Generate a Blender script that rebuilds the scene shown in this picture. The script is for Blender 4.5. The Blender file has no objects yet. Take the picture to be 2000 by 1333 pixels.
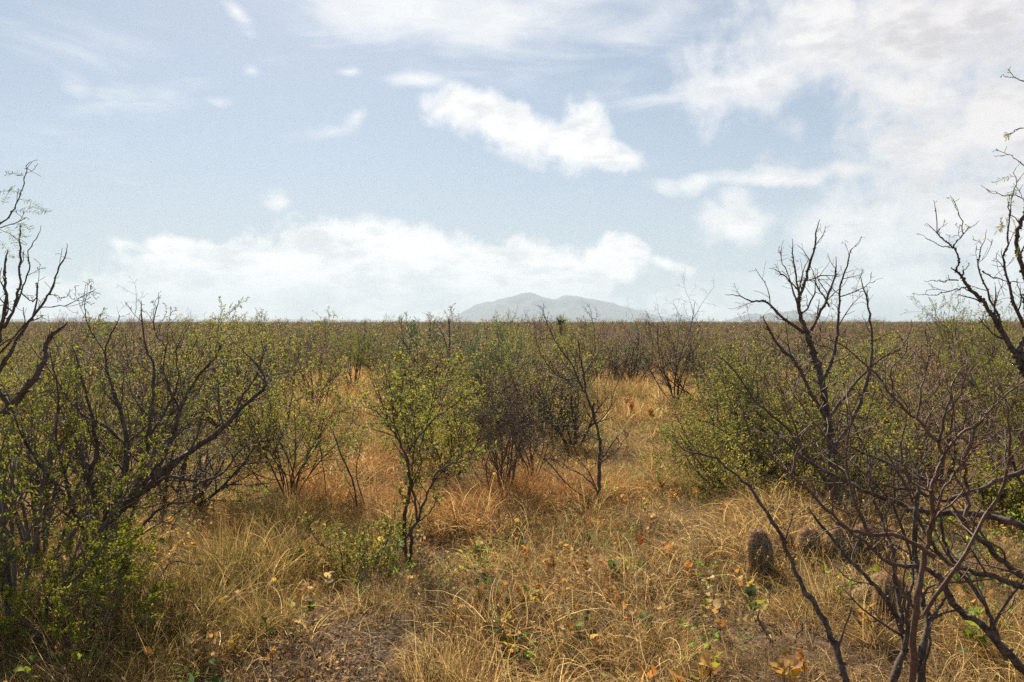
import bpy, math, random
import numpy as np
from mathutils import Vector
R = math.radians
sc = bpy.context.scene
C = sc.collection

# ------------------------------------------------------------------ camera
F = 1555.0                       # focal length in pixels of the 2000 px wide photograph
CAMZ = 1.70
PITCH = math.atan(38.5 / F)
cd = bpy.data.cameras.new('camera'); cam = bpy.data.objects.new('camera', cd); C.objects.link(cam)
cd.sensor_width = 36.0; cd.lens = 36.0 * F / 2000.0; cd.clip_start = 0.05; cd.clip_end = 40000
cam.location = (0, 0, CAMZ); cam.rotation_euler = (math.pi / 2 - PITCH, 0, 0)
sc.camera = cam

# ------------------------------------------------------------------ light
SUN_AZ, SUN_EL = -16.0, 37.0     # degrees, azimuth from +Y towards +X
SKY_STRENGTH, SUN_STRENGTH, EXPOSURE = 0.05, 5.0, 0.88
sd = bpy.data.lights.new('sun', 'SUN'); sun = bpy.data.objects.new('sun', sd); C.objects.link(sun)
sd.energy = SUN_STRENGTH; sd.angle = R(0.5); sd.color = (1.0, 0.89, 0.74)
S = Vector((math.sin(R(SUN_AZ)) * math.cos(R(SUN_EL)), math.cos(R(SUN_AZ)) * math.cos(R(SUN_EL)), math.sin(R(SUN_EL))))
sun.rotation_euler = S.to_track_quat('Z', 'Y').to_euler(); sun.location = (0, 0, 30)
sc.view_settings.view_transform = 'Standard'; sc.view_settings.look = 'None'
sc.view_settings.exposure = EXPOSURE; sc.view_settings.gamma = 1.0; sc.view_settings.use_curve_mapping = False
sc.render.engine = 'CYCLES'
sc.cycles.max_bounces = 6; sc.cycles.diffuse_bounces = 2; sc.cycles.glossy_bounces = 2
sc.cycles.transmission_bounces = 3; sc.cycles.volume_bounces = 0; sc.cycles.transparent_max_bounces = 4
sc.cycles.use_denoising = False; sc.cycles.use_light_tree = True
sc.cycles.sample_clamp_indirect = 6.0


class NT:
    """small helper for node trees"""
    def __init__(s, tree):
        s.t = tree; s.n = tree.nodes; s.l = tree.links; s.n.clear()
    def new(s, typ, **kw):
        n = s.n.new(typ)
        for k, v in kw.items(): setattr(n, k, v)
        return n
    def put(s, sock, v):
        if hasattr(v, 'is_output') or isinstance(v, bpy.types.NodeSocket): s.l.new(v, sock)
        else: sock.default_value = v
    def math(s, op, a, b=0.0, c=0.0, clamp=False):
        n = s.new('ShaderNodeMath', operation=op); n.use_clamp = clamp
        for i, v in enumerate((a, b, c)): s.put(n.inputs[i], v)
        return n.outputs[0]
    def smooth(s, v, a, b, lo=0.0, hi=1.0):
        n = s.new('ShaderNodeMapRange', interpolation_type='SMOOTHSTEP')
        for i, x in enumerate((v, a, b, lo, hi)): s.put(n.inputs[i], x)
        return n.outputs[0]
    def mix(s, f, a, b, typ='MIX'):
        n = s.new('ShaderNodeMix', data_type='RGBA', blend_type=typ)
        s.put(n.inputs[0], f); s.put(n.inputs[6], a); s.put(n.inputs[7], b)
        return n.outputs[2]
    def noise(s, vec, scale, detail=4.0, rough=0.5, dist=0.0, lac=2.0):
        n = s.new('ShaderNodeTexNoise')
        if vec is not None: s.l.new(vec, n.inputs['Vector'])
        n.inputs['Scale'].default_value = scale; n.inputs['Detail'].default_value = detail
        n.inputs['Roughness'].default_value = rough; n.inputs['Distortion'].default_value = dist
        n.inputs['Lacunarity'].default_value = lac
        return n.outputs['Fac']
    def mapping(s, vec, loc=(0, 0, 0), rot=(0, 0, 0), scale=(1, 1, 1), typ='POINT'):
        n = s.new('ShaderNodeMapping', vector_type=typ)
        s.l.new(vec, n.inputs['Vector'])
        n.inputs['Location'].default_value = loc; n.inputs['Rotation'].default_value = rot; n.inputs['Scale'].default_value = scale
        return n.outputs[0]


# ------------------------------------------------------------------ world: Nishita sky with broken clouds
world = bpy.data.worlds.new('World'); sc.world = world; world.use_nodes = True
w = NT(world.node_tree)
sky = w.new('ShaderNodeTexSky', sky_type='NISHITA')
sky.sun_disc = False; sky.sun_elevation = R(SUN_EL); sky.sun_rotation = R(SUN_AZ)
sky.altitude = 1200; sky.air_density = 1.0; sky.dust_density = 1.0; sky.ozone_density = 1.3
tc = w.new('ShaderNodeTexCoord')
sep = w.new('ShaderNodeSeparateXYZ'); w.l.new(tc.outputs['Generated'], sep.inputs[0])
X, Y, Z = sep.outputs
azim = w.math('ARCTAN2', X, Y)
elev = w.math('ARCSINE', Z)
comb = w.new('ShaderNodeCombineXYZ'); w.l.new(azim, comb.inputs[0]); w.l.new(elev, comb.inputs[1]); AE = comb.outputs[0]
def pix2ae(px, py):
    u = (px - 1000) / F; v = (628 - py) / F
    return math.atan(u), math.atan(v * math.cos(math.atan(u)))
def blobs(lst, vec):
    out = None
    for (px, py, rx, ry, rot, k) in lst:
        a, e = pix2ae(px, py)
        m = w.mapping(vec, (a, e, 0), (0, 0, R(rot)), (rx / F, ry / F, 1), 'TEXTURE')
        ln = w.new('ShaderNodeVectorMath', operation='LENGTH'); w.l.new(m, ln.inputs[0])
        v = w.math('MULTIPLY_ADD', ln.outputs['Value'], -k, k)
        out = v if out is None else w.math('MAXIMUM', out, v)
    return out
# warp the coordinates so that no outline is an ellipse
nz = w.new('ShaderNodeTexNoise'); w.l.new(AE, nz.inputs['Vector']); nz.inputs['Scale'].default_value = 9; nz.inputs['Detail'].default_value = 5
sub = w.new('ShaderNodeVectorMath', operation='SUBTRACT'); w.l.new(nz.outputs['Color'], sub.inputs[0]); sub.inputs[1].default_value = (.5, .5, .5)
scl = w.new('ShaderNodeVectorMath', operation='SCALE'); w.l.new(sub.outputs[0], scl.inputs[0]); scl.inputs['Scale'].default_value = 0.055
add = w.new('ShaderNodeVectorMath', operation='ADD'); w.l.new(AE, add.inputs[0]); w.l.new(scl.outputs[0], add.inputs[1]); AEW = add.outputs[0]
puff = w.math('ADD', w.noise(AE, 15, 9, 0.58, 0.1), w.math('MULTIPLY', w.math('SUBTRACT', w.noise(AE, 48, 6, 0.6, 0.3), 0.5), 0.22))
puffc = w.math('SUBTRACT', puff, 0.5)
crisp = blobs([(885, 200, 62, 56, 0, 1.1), (915, 232, 80, 56, -20, 1.1), (965, 245, 100, 64, -16, 1.1), (1020, 262, 120, 70, -10, 1.1), (1085, 275, 130, 72, -12, 1.1), (1135, 255, 90, 76, -12, 1.1),
               (1180, 295, 120, 52, -14, 1.1), (650, 492, 90, 58, 0, 1), (745, 497, 80, 50, 0, 1)], AEW)
bank = blobs([(650, 512, 200, 100, 0, 1.4), (800, 520, 230, 92, 0, 1.4), (470, 548, 260, 84, 0, 1.4), (560, 560, 420, 90, 0, 1.4), (1010, 540, 310, 84, 2, 1.3), (395, 486, 150, 34, -3, 1.1),
              (220, 585, 340, 62, 0, 1.2), (700, 598, 760, 64, 0, 1.3), (1190, 515, 100, 56, 0, 1.1), (1290, 520, 90, 24, -18, .6), (60, 598, 200, 52, 0, 1.1),
              (1400, 606, 260, 34, 0, .7)], AEW)
soft = blobs([(1600, 85, 270, 130, 4, 1.1), (1470, 175, 190, 80, 6, .9), (1760, 190, 210, 100, -20, 1.1), (1900, 250, 270, 160, -10, 1.1), (1820, 60, 400, 150, 0, 1.15), (2060, 120, 120, 80, 0, .6),
              (1440, 440, 100, 56, -10, 1.1), (1440, 395, 40, 50, 0, 1), (1680, 450, 180, 74, 0, 1), (1880, 430, 330, 120, 4, 1.1), (1640, 340, 120, 34, 0, .7), (1480, 354, 320, 26, 0, .95),
              (1750, 300, 240, 50, 0, .6), (1560, 265, 50, 34, 0, .6), (2150, 420, 360, 200, 0, 1.1), (1800, 570, 560, 76, 0, .8)], AEW)
# the rest of the dome: broken cloud of the same sort, kept out of the part of the sky described above
infront = w.math('MULTIPLY', w.smooth(azim, -0.62, -0.78, 1, 0) if False else w.smooth(w.math('ABSOLUTE', azim), 0.60, 0.85, 1, 0), w.smooth(elev, 0.42, 0.55, 1, 0))
big = w.noise(tc.outputs['Generated'], 2.6, 6, 0.6, 0.3)
general = w.math('MULTIPLY_ADD', infront, -1.2, w.math('MULTIPLY', w.math('SUBTRACT', big, 0.60), 5.0))
d_crisp = w.smooth(w.math('MULTIPLY_ADD', puffc, 1.8, crisp), 0.10, 0.80)
d_bank = w.smooth(w.math('MULTIPLY_ADD', puffc, 1.9, bank), 0.12, 0.58)
d_soft = w.smooth(w.math('MULTIPLY_ADD', puffc, 1.9, soft), 0.02, 0.95, 0, 0.92)
d_gen = w.smooth(w.math('MULTIPLY_ADD', puffc, 1.6, general), 0.1, 0.9, 0, .9)
# thin high streaks
st = w.mapping(AE, (0, 0, 0), (0, 0, R(-9)), (1.6, 6.5, 1))
strk = w.noise(st, 3.4, 8, 0.6, 0.9)
veil = blobs([(960, 40, 620, 75, -2, .95), (200, 85, 190, 60, -6, .5), (470, 50, 52, 26, -35, 1.0), (820, 155, 80, 20, 3, .9), (690, 232, 22, 66, -48, .8), (650, 262, 80, 22, 10, .4), (685, 140, 40, 14, 0, .7),
              (1150, 150, 500, 60, 0, .35), (1300, 180, 350, 40, 0, .5), (220, 210, 150, 36, 12, .45), (160, 175, 60, 30, -40, .4), (70, 260, 240, 60, 0, .25), (430, 190, 30, 12, 0, .5), (495, 132, 20, 12, 0, .6), (785, 440, 24, 20, 0, .4), (540, 402, 34, 24, 10, .9)], AEW)
d_veil = w.smooth(w.math('MULTIPLY_ADD', w.math('SUBTRACT', strk, 0.5), 1.5, w.math('ADD', veil, w.math('MULTIPLY', w.math('SUBTRACT', 1.0, infront), 0.25))), 0.0, 1.05, 0, 0.85)
inv = w.math('SUBTRACT', 1.0, d_crisp)
for q in (d_bank, d_soft, d_gen, d_veil): inv = w.math('MULTIPLY', inv, w.math('SUBTRACT', 1.0, q))
cover = w.math('SUBTRACT', 1.0, inv)
# cloud bodies: sunlit white, thicker undersides greyer
shade_n = w.noise(w.mapping(AE, (0.013, -0.02, 0), (0, 0, 0), (1, 1.9, 1)), 10, 7, 0.55, 0.2)
shade = w.smooth(w.math('MULTIPLY_ADD', w.math('SUBTRACT', w.noise(w.mapping(AE, (.2, .1, 0), (0, 0, 0), (1, 2.6, 1)), 30, 6, .6, .3), .5), .5, shade_n), 0.40, 0.68)
warmth = w.smooth(azim, 0.10, 0.55)
low_sky = w.smooth(elev, .16, .05)
lit = w.mix(low_sky, w.mix(warmth, (11.9, 11.8, 11.6, 1), (10.7, 10.2, 10.0, 1)), (12.6, 12.3, 12.0, 1))
dim = w.mix(low_sky, w.mix(warmth, (8.9, 9.1, 9.3, 1), (7.7, 7.4, 7.5, 1)), (8.9, 9.2, 9.5, 1))
cloudcol = w.mix(w.math('MULTIPLY', shade, w.smooth(cover, 0.5, 1.0)), lit, dim)
hz = w.smooth(elev, -0.02, 0.34, 0.90, 0.40)         # moisture whitens the lower sky
sdot = w.new('ShaderNodeVectorMath', operation='DOT_PRODUCT'); w.l.new(tc.outputs['Generated'], sdot.inputs[0]); sdot.inputs[1].default_value = S
glow = w.smooth(sdot.outputs['Value'], -0.3, 0.85)       # moist air scatters forward: whiter towards the sun
skyc = w.mix(w.math('MULTIPLY', hz, w.math('MULTIPLY_ADD', glow, .75, .25)), sky.outputs[0], (6.5, 7.35, 8.1, 1))
col = w.mix(cover, skyc, cloudcol)
bg = w.new('ShaderNodeBackground'); w.l.new(col, bg.inputs[0]); bg.inputs[1].default_value = SKY_STRENGTH
wo = w.new('ShaderNodeOutputWorld'); w.l.new(bg.outputs[0], wo.inputs[0])
world.cycles.sampling_method = 'MANUAL'; world.cycles.sample_map_resolution = 512

# ------------------------------------------------------------------ helpers
def at(px, py, d):
    """world point seen at a pixel of the photograph, D metres in front of the camera"""
    u = (px - 1000) / F; v = (666.5 - py) / F
    y = math.cos(PITCH) + v * math.sin(PITCH); z = -math.sin(PITCH) + v * math.cos(PITCH)
    k = d / y
    return Vector((u * k, d, CAMZ + z * k))
def on_ground(px, py):
    u = (px - 1000) / F; v = (666.5 - py) / F
    y = math.cos(PITCH) + v * math.sin(PITCH); z = -math.sin(PITCH) + v * math.cos(PITCH)
    k = -CAMZ / z
    return (u * k, y * k)
_ph = np.random.RandomState(5)
_waves = [(f * math.cos(a), f * math.sin(a), p, 0.020 / f ** 0.8) for f, a, p in zip(np.geomspace(0.5, 9, 14), _ph.uniform(0, 6.28, 14), _ph.uniform(0, 6.28, 14))]
_mx, _my = on_ground(655, 800)
def hgt(x, y):
    x = np.asarray(x, float); y = np.asarray(y, float); h = 0.0
    for a, b, p, k in _waves: h = h + k * np.sin(a * x + b * y + p)
    r2 = (x - _mx) ** 2 / 2.0 + (y - _my) ** 2 / 4.0
    h = h + 0.16 * np.exp(-r2)
    h = h + 0.035 * np.sin(x * 2.3 + 1.1 * np.sin(y * 1.9)) * np.sin(y * 2.7 + 1.3 * np.sin(x * 1.6))
    fade = np.clip((np.hypot(x, y) - 0.5) / 1.5, 0, 1)
    return h * fade
def H(x, y): return float(hgt(x, y))

def tag(o, label=None, cat=None, group=None, kind=None):
    if label: o['label'] = label
    if cat: o['category'] = cat
    if group: o['group'] = group
    if kind: o['kind'] = kind
    return o
def empty(name, loc, label, cat, group=None):
    o = bpy.data.objects.new(name, None); C.objects.link(o); o.location = loc; o.empty_display_size = 0.2
    return tag(o, label, cat, group)
def mesh_np(name, verts, faces, mat, smooth=True):
    """verts (n,3), faces list of (m,k) arrays"""
    me = bpy.data.meshes.new(name)
    verts = np.ascontiguousarray(verts, dtype=np.float32)
    me.vertices.add(len(verts)); me.vertices.foreach_set('co', verts.ravel())
    loops = np.concatenate([f.ravel() for f in faces]).astype(np.int32)
    sizes = np.concatenate([np.full(len(f), f.shape[1], np.int32) for f in faces])
    starts = np.concatenate([[0], np.cumsum(sizes)[:-1]]).astype(np.int32)
    me.loops.add(len(loops)); me.loops.foreach_set('vertex_index', loops)
    me.polygons.add(len(sizes)); me.polygons.foreach_set('loop_start', starts); me.polygons.foreach_set('loop_total', sizes)
    if smooth: me.polygons.foreach_set('use_smooth', np.ones(len(sizes), bool))
    me.update(calc_edges=True)
    if mat: me.materials.append(mat)
    return me
def link(name, me, parent=None, kind=None):
    o = bpy.data.objects.new(name, me); C.objects.link(o)
    if parent is not None: o.parent = parent
    if kind: o['kind'] = kind
    return o

def tubes(lines, sides, origin=None, knobs=0.0, seed=0):
    """lines: list of (pts (n,3), radii (n)) -> verts, faces; batched by length"""
    rs = np.random.RandomState(seed)
    groups = {}
    for p, r in lines: groups.setdefault(len(p), []).append((p, r))
    V = []; Q = []; T = []; off = 0
    for n, g in groups.items():
        P = np.array([[tuple(v) for v in a[0]] for a in g], float); Rr = np.array([a[1] for a in g], float)
        if origin is not None: P = P - np.array(origin)
        B = len(P)
        t = np.gradient(P, axis=1); t /= (np.linalg.norm(t, axis=2, keepdims=True) + 1e-9)
        m = P[:, -1] - P[:, 0]; m /= (np.linalg.norm(m, axis=1, keepdims=True) + 1e-9)
        ref = np.where(np.abs(m[:, 2:3]) < 0.75, np.array([[0, 0, 1.0]]), np.array([[1.0, 0.2, 0]]))[:, None, :].repeat(n, 1)
        a = np.cross(t, ref); a /= (np.linalg.norm(a, axis=2, keepdims=True) + 1e-9); b = np.cross(t, a)
        if knobs: Rr = Rr * (1 + knobs * rs.uniform(-1, 1.2, Rr.shape))
        ang = np.arange(sides) * 2 * math.pi / sides
        ring = (a[:, :, None, :] * np.cos(ang)[None, None, :, None] + b[:, :, None, :] * np.sin(ang)[None, None, :, None])
        rr = Rr[:, :, None, None]
        if knobs: rr = rr * (1 + knobs * 0.5 * rs.uniform(-1, 1, (B, n, sides, 1)))
        vv = (P[:, :, None, :] + ring * rr).reshape(-1, 3)
        idx = np.arange(B * n * sides).reshape(B, n, sides) + off
        nx = np.roll(idx, -1, axis=2)
        q = np.stack([idx[:, :-1], nx[:, :-1], nx[:, 1:], idx[:, 1:]], axis=-1).reshape(-1, 4)
        V.append(vv); Q.append(q)
        if sides == 3: T.append(idx[:, -1].reshape(-1, 3))
        else:
            Q.append(idx[:, -1, :4].reshape(-1, 4)) if sides == 4 else None
            if sides > 4:
                for k in range(1, sides - 1): T.append(np.stack([idx[:, -1, 0], idx[:, -1, k], idx[:, -1, k + 1]], -1))
        off += B * n * sides
    faces = [q for q in Q if q is not None and len(q)]
    if T: faces.append(np.concatenate(T))
    return np.concatenate(V), faces

def unit(v): return v / (np.linalg.norm(v, axis=-1, keepdims=True) + 1e-9)
def leaf_quads(pos, dirs, length, width, rs, droop=0.0, spread=0.8, fold=0.18):
    """one rhombic leaf per row: two triangles folded along the midrib"""
    n = len(pos)
    d = unit(dirs + rs.normal(0, spread, (n, 3)) + np.array([0, 0, -droop]))
    s = unit(np.cross(d, rs.normal(0, 1, (n, 3)))); nn = np.cross(d, s)
    L = length * rs.uniform(0.45, 1.45, (n, 1)); W = width * rs.uniform(0.7, 1.25, (n, 1))
    a = pos; c = pos + d * L
    m = pos + d * L * 0.5 + nn * W * fold
    b = m + s * W * 0.5; e = m - s * W * 0.5
    V = np.stack([a, b, c, e], 1).reshape(-1, 3)
    i = np.arange(n)[:, None] * 4
    return V, [np.concatenate([i, i + 1, i + 2, i + 3], 1)]

# ------------------------------------------------------------------ materials
def mat(name):
    m = bpy.data.materials.new(name); m.use_nodes = True
    return m, NT(m.node_tree)
def rnd(t):
    g = t.new('ShaderNodeNewGeometry'); o = t.new('ShaderNodeObjectInfo')
    a = t.math('FRACT', t.math('ADD', g.outputs['Random Per Island'], t.math('MULTIPLY', o.outputs['Random'], 7.31)))
    return a, o.outputs['Random']
def ramp(t, fac, stops):
    n = t.new('ShaderNodeValToRGB'); e = n.color_ramp.elements
    while len(e) > 1: e.remove(e[-1])
    e[0].position = stops[0][0]; e[0].color = (*stops[0][1], 1)
    for p, c in stops[1:]:
        x = e.new(p); x.color = (*c, 1)
    t.put(n.inputs[0], fac)
    return n.outputs[0]
def leafy(name, stops, transl=0.5, rough=0.5, tint=1.25, var=0.25, spec=0.10):
    rough = max(rough, .62)
    m, t = mat(name)
    r, o = rnd(t)
    c = ramp(t, r, stops)
    hsv = t.new('ShaderNodeHueSaturation'); t.l.new(c, hsv.inputs['Color'])
    t.put(hsv.inputs['Value'], t.math('MULTIPLY_ADD', o, var, 1 - var / 2)); c = hsv.outputs[0]
    p = t.new('ShaderNodeBsdfPrincipled'); t.l.new(c, p.inputs['Base Color']); p.inputs['Roughness'].default_value = rough
    p.inputs['Specular IOR Level'].default_value = spec
    tr = t.new('ShaderNodeBsdfTranslucent'); t.l.new(t.mix(1.0, c, (tint, tint, tint * .8, 1), 'MULTIPLY'), tr.inputs[0])
    mx = t.new('ShaderNodeMixShader'); mx.inputs[0].default_value = transl
    t.l.new(p.outputs[0], mx.inputs[1]); t.l.new(tr.outputs[0], mx.inputs[2])
    o = t.new('ShaderNodeOutputMaterial'); t.l.new(mx.outputs[0], o.inputs[0])
    return m
def bark(name, dark, light, scale=60, rough=0.75, bump=0.6, spec=0.35):
    m, t = mat(name)
    tc = t.new('ShaderNodeTexCoord'); v = tc.outputs['Object']
    n1 = t.noise(v, scale, 5, 0.6, 0.6); n2 = t.noise(v, scale * .15, 3, 0.5)
    c = t.mix(t.smooth(n1, 0.35, 0.7), (*dark, 1), (*light, 1))
    c = t.mix(t.math('MULTIPLY', t.smooth(n2, 0.45, 0.7), 0.5), c, (dark[0] * 1.5, dark[1] * 1.55, dark[2] * 1.6, 1))
    p = t.new('ShaderNodeBsdfPrincipled'); t.l.new(c, p.inputs['Base Color']); p.inputs['Roughness'].default_value = rough
    p.inputs['Specular IOR Level'].default_value = spec
    b = t.new('ShaderNodeBump'); b.inputs['Strength'].default_value = bump; b.inputs['Distance'].default_value = 0.004
    t.l.new(n1, b.inputs['Height']); t.l.new(b.outputs[0], p.inputs['Normal'])
    o = t.new('ShaderNodeOutputMaterial'); t.l.new(p.outputs[0], o.inputs[0])
    return m
M = {}
M['bark_dark'] = bark('mesquite_bark', (0.055, 0.036, 0.026), (0.20, 0.138, 0.10), 45, .8, 1.0)
M['bark_twig'] = bark('mesquite_twig', (0.075, 0.050, 0.036), (0.19, 0.14, 0.105), 90, 0.7, 0.2, 0.22)
M['bark_red'] = bark('thorny_twig', (0.10, 0.05, 0.032), (0.20, 0.11, 0.07), 80, 0.6, 0.2, 0.3)
M['twig_dull'] = bark('dull_twig', (0.10, 0.072, 0.052), (0.26, 0.195, 0.145), 90, 0.8, 0.2, 0.1)
M['bark_grey'] = bark('grey_twig', (0.10, 0.078, 0.058), (0.24, 0.195, 0.155), 90, 0.75, 0.2, 0.15)
M['twig_brown'] = bark('brown_twig', (0.24, 0.16, 0.10), (0.42, 0.30, 0.20), 60, 0.7, 0.1, 0.3)
M['leaf_acacia'] = leafy('acacia_leaf', [(0, (0.164, 0.209, 0.047)), (0.4, (0.261, 0.292, 0.062)), (0.75, (0.392, 0.362, 0.068)), (0.95, (0.540, 0.334, 0.068))], 0.5)
M['leaf_bright'] = leafy('bright_leaf', [(0, (0.09, 0.11, 0.03)), (0.4, (0.17, 0.21, 0.045)), (0.75, (0.31, 0.31, 0.055)), (0.95, (0.42, 0.27, 0.06))], 0.55)
M['leaf_fresh'] = leafy('fresh_leaf', [(0, (0.108, 0.216, 0.036)), (0.5, (0.180, 0.324, 0.054)), (0.9, (0.324, 0.408, 0.060)), (1, (0.456, 0.384, 0.060))], 0.55)
M['leaf_creosote'] = leafy('creosote_leaf', [(0, (0.135, 0.174, 0.024)), (0.5, (0.257, 0.273, 0.031)), (0.9, (0.405, 0.361, 0.037))], 0.45, 0.35)
M['leaf_olive'] = leafy('olive_leaf', [(0, (0.176, 0.181, 0.071)), (0.5, (0.289, 0.266, 0.089)), (0.85, (0.413, 0.328, 0.125)), (1, (0.578, 0.294, 0.106))], 0.5)
M['leaf_sage'] = leafy('sage_leaf', [(0, (0.097, 0.177, 0.089)), (0.6, (0.161, 0.250, 0.121)), (1, (0.241, 0.306, 0.129))], 0.4)
M['leaf_dead'] = leafy('dry_leaf', [(0, (0.264, 0.154, 0.083)), (0.5, (0.418, 0.264, 0.143)), (1, (0.550, 0.374, 0.198))], 0.45)
M['straw'] = leafy('straw_blade', [(0, (0.13, 0.075, 0.03)), (0.22, (0.29, 0.165, 0.065)), (0.45, (0.42, 0.265, 0.11)), (0.75, (0.74, 0.51, 0.24)), (0.9, (0.88, 0.69, 0.40)), (1, (0.22, 0.22, 0.06))], 0.55, 0.5, 1.1, 0.6)
M['straw_grey'] = leafy('weathered_blade', [(0, (0.10, 0.065, 0.04)), (0.4, (0.27, 0.18, 0.11)), (.8, (0.48, 0.35, 0.22)), (1, (0.64, 0.52, 0.36))], 0.35, 0.6, 1.05, 0.7)
M['straw_orange'] = leafy('russet_blade', [(0, (0.20, 0.08, 0.03)), (0.5, (0.46, 0.22, 0.085)), (1, (0.62, 0.38, 0.17))], 0.45, 0.5, 1.1, 0.4)
M['straw_green'] = leafy('greenish_blade', [(0, (0.07, 0.07, 0.02)), (0.45, (0.19, 0.155, 0.045)), (.7, (0.44, 0.29, 0.12)), (1, (0.62, 0.43, 0.2))], 0.45, 0.5, 1.1, 0.4)
FC = {'yellow': [(0, (0.50, 0.33, 0.06)), (1, (0.66, 0.48, 0.13))], 'orange': [(0, (0.42, 0.17, 0.045)), (.6, (0.56, 0.28, 0.09)), (1, (0.60, 0.38, 0.17))],
      'red': [(0, (0.38, 0.08, 0.035)), (1, (0.50, 0.17, 0.07))], 'lime': [(0, (0.17, 0.22, 0.03)), (1, (0.36, 0.36, 0.05))],
      'pale': [(0, (0.52, 0.36, 0.17)), (1, (0.66, 0.52, 0.29))], 'green': [(0, (0.06, 0.10, 0.025)), (1, (0.11, 0.16, 0.04))]}
for k, s in FC.items(): M['forb_' + k] = leafy(k + '_leaf', s, 0.45, 0.6, 1.15, 0.5)

# ground
gm, t = mat('ground_soil')
geo = t.new('ShaderNodeNewGeometry'); P = geo.outputs['Position']
n1 = t.noise(P, 1.1, 6, 0.6); n2 = t.noise(P, 22, 6, 0.65); n3 = t.noise(P, 140, 4, 0.6); n4 = t.noise(P, 0.08, 5, 0.6)
c = t.mix(t.smooth(n2, .3, .7), (0.045, 0.026, 0.018, 1), (0.22, 0.135, 0.095, 1))
c = t.mix(t.smooth(n3, 0.52, 0.72), c, (0.32, 0.22, 0.13, 1))
c = t.mix(t.math('MULTIPLY', t.smooth(n1, 0.45, 0.65), 0.35), c, (0.28, 0.18, 0.095, 1))
dist = t.new('ShaderNodeVectorMath', operation='LENGTH'); t.l.new(P, dist.inputs[0])
far = t.smooth(dist.outputs['Value'], 60, 350)
c = t.mix(far, c, t.mix(n4, (0.15, 0.112, 0.065, 1), (0.22, 0.155, 0.095, 1)))
p = t.new('ShaderNodeBsdfPrincipled'); t.l.new(c, p.inputs['Base Color']); p.inputs['Roughness'].default_value = 0.9; p.inputs['Specular IOR Level'].default_value = 0.2
b = t.new('ShaderNodeBump'); b.inputs['Strength'].default_value = 1.0; b.inputs['Distance'].default_value = 0.035
t.l.new(t.math('ADD', n2, t.math('MULTIPLY', n3, 0.35)), b.inputs['Height']); t.l.new(b.outputs[0], p.inputs['Normal'])
o = t.new('ShaderNodeOutputMaterial'); t.l.new(p.outputs[0], o.inputs[0])
M['ground'] = gm
# mountains
mm, t = mat('mountain_rock')
tc2 = t.new('ShaderNodeTexCoord')
n1 = t.noise(tc2.outputs['Object'], 0.004, 8, 0.65); 
c = t.mix(t.smooth(n1, 0.35, 0.65), (0.025, 0.030, 0.024, 1), (0.06, 0.055, 0.045, 1))
p = t.new('ShaderNodeBsdfPrincipled'); t.l.new(c, p.inputs['Base Color']); p.inputs['Roughness'].default_value = 0.95
o = t.new('ShaderNodeOutputMaterial'); t.l.new(p.outputs[0], o.inputs[0])
M['mountain'] = mm

# ------------------------------------------------------------------ ground sheet
GX = 9000; 
def spaced(n, a, hi):            # dense near 0, reaching HI
    k = np.linspace(0, 1, n); return a * np.sinh(k * math.asinh(hi / a))
gx = spaced(150, 1.0, GX); gx = np.concatenate([-gx[:0:-1], gx])
gy = np.concatenate([-spaced(20, 3.0, 300)[:0:-1], spaced(360, 3.2, 9300)])
xx, yy = np.meshgrid(gx, gy, indexing='ij')
rs = np.random.RandomState(1)
zz = hgt(xx, yy)
near = (np.hypot(xx, yy) < 14)
zz = zz + near * rs.uniform(-0.010, 0.012, zz.shape)
ix = np.arange(xx.size).reshape(xx.shape)
q = np.stack([ix[:-1, :-1], ix[1:, :-1], ix[1:, 1:], ix[:-1, 1:]], -1).reshape(-1, 4)
g = link('ground', mesh_np('ground', np.stack([xx, yy, zz], -1).reshape(-1, 3), [q], M['ground']), None, 'structure')
g['label'] = 'reddish brown soil of the grassy desert plain'

# ------------------------------------------------------------------ mountains and far hills
def ridge(name, prof, dist, depth, label, seed, rough=1.0):
    """prof: (px, py) skyline of the photo; a solid range with slopes to the front and the back"""
    rs = np.random.RandomState(seed)
    n = 240; px = np.linspace(prof[0][0], prof[-1][0], n)
    py = np.interp(px, [a for a, _ in prof], [b for _, b in prof])
    k = np.hanning(9); k /= k.sum(); py = np.convolve(np.pad(py, 4, 'edge'), k, 'valid')
    py = py + np.clip((628 - py) / 18, 0, 1) * np.convolve(rs.normal(0, 1.3, n + 6), np.ones(7) / 4.2, 'valid'); hh = (628 - py) / F * dist; xs = (px - 1000) / F * dist
    m = 48; s = np.linspace(-1, 1, m)
    prof_s = np.clip(1 - np.abs(s) ** 1.25, 0, 1)
    Xg, Sg = np.meshgrid(xs, s, indexing='ij')
    Yg = dist + Sg * depth
    sp = np.zeros_like(Xg)
    for f in np.geomspace(3, 60, 14):
        a = rs.uniform(0, 6.28); ph = rs.uniform(0, 6.28)
        w0 = (Xg * math.cos(a) + Yg * math.sin(a)) * f / (xs[-1] - xs[0]) * 6.28
        sp += (1 - np.abs(np.sin(w0 * 0.5 + ph + 1.5 * np.sin(w0 * .23))) * 2) / f ** 0.9
    amp = np.minimum(prof_s * 1.2, (1 - prof_s) * 3.0); py_j = 0
    Zg = hh[:, None] * prof_s[None] * (1 + 0.30 * rough * sp * amp) - 1.0
    # recessed spurs only: the skyline stays that of the profile
    Zg = np.minimum(Zg, hh[:, None] + 0.5 - 1.5 * 0)
    ix = np.arange(Xg.size).reshape(Xg.shape)
    q = np.stack([ix[:-1, :-1], ix[1:, :-1], ix[1:, 1:], ix[:-1, 1:]], -1).reshape(-1, 4)
    o = link(name, mesh_np(name, np.stack([Xg, Yg, Zg], -1).reshape(-1, 3), [q], M['mountain']), None, 'structure')
    o['label'] = label
    return o
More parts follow.
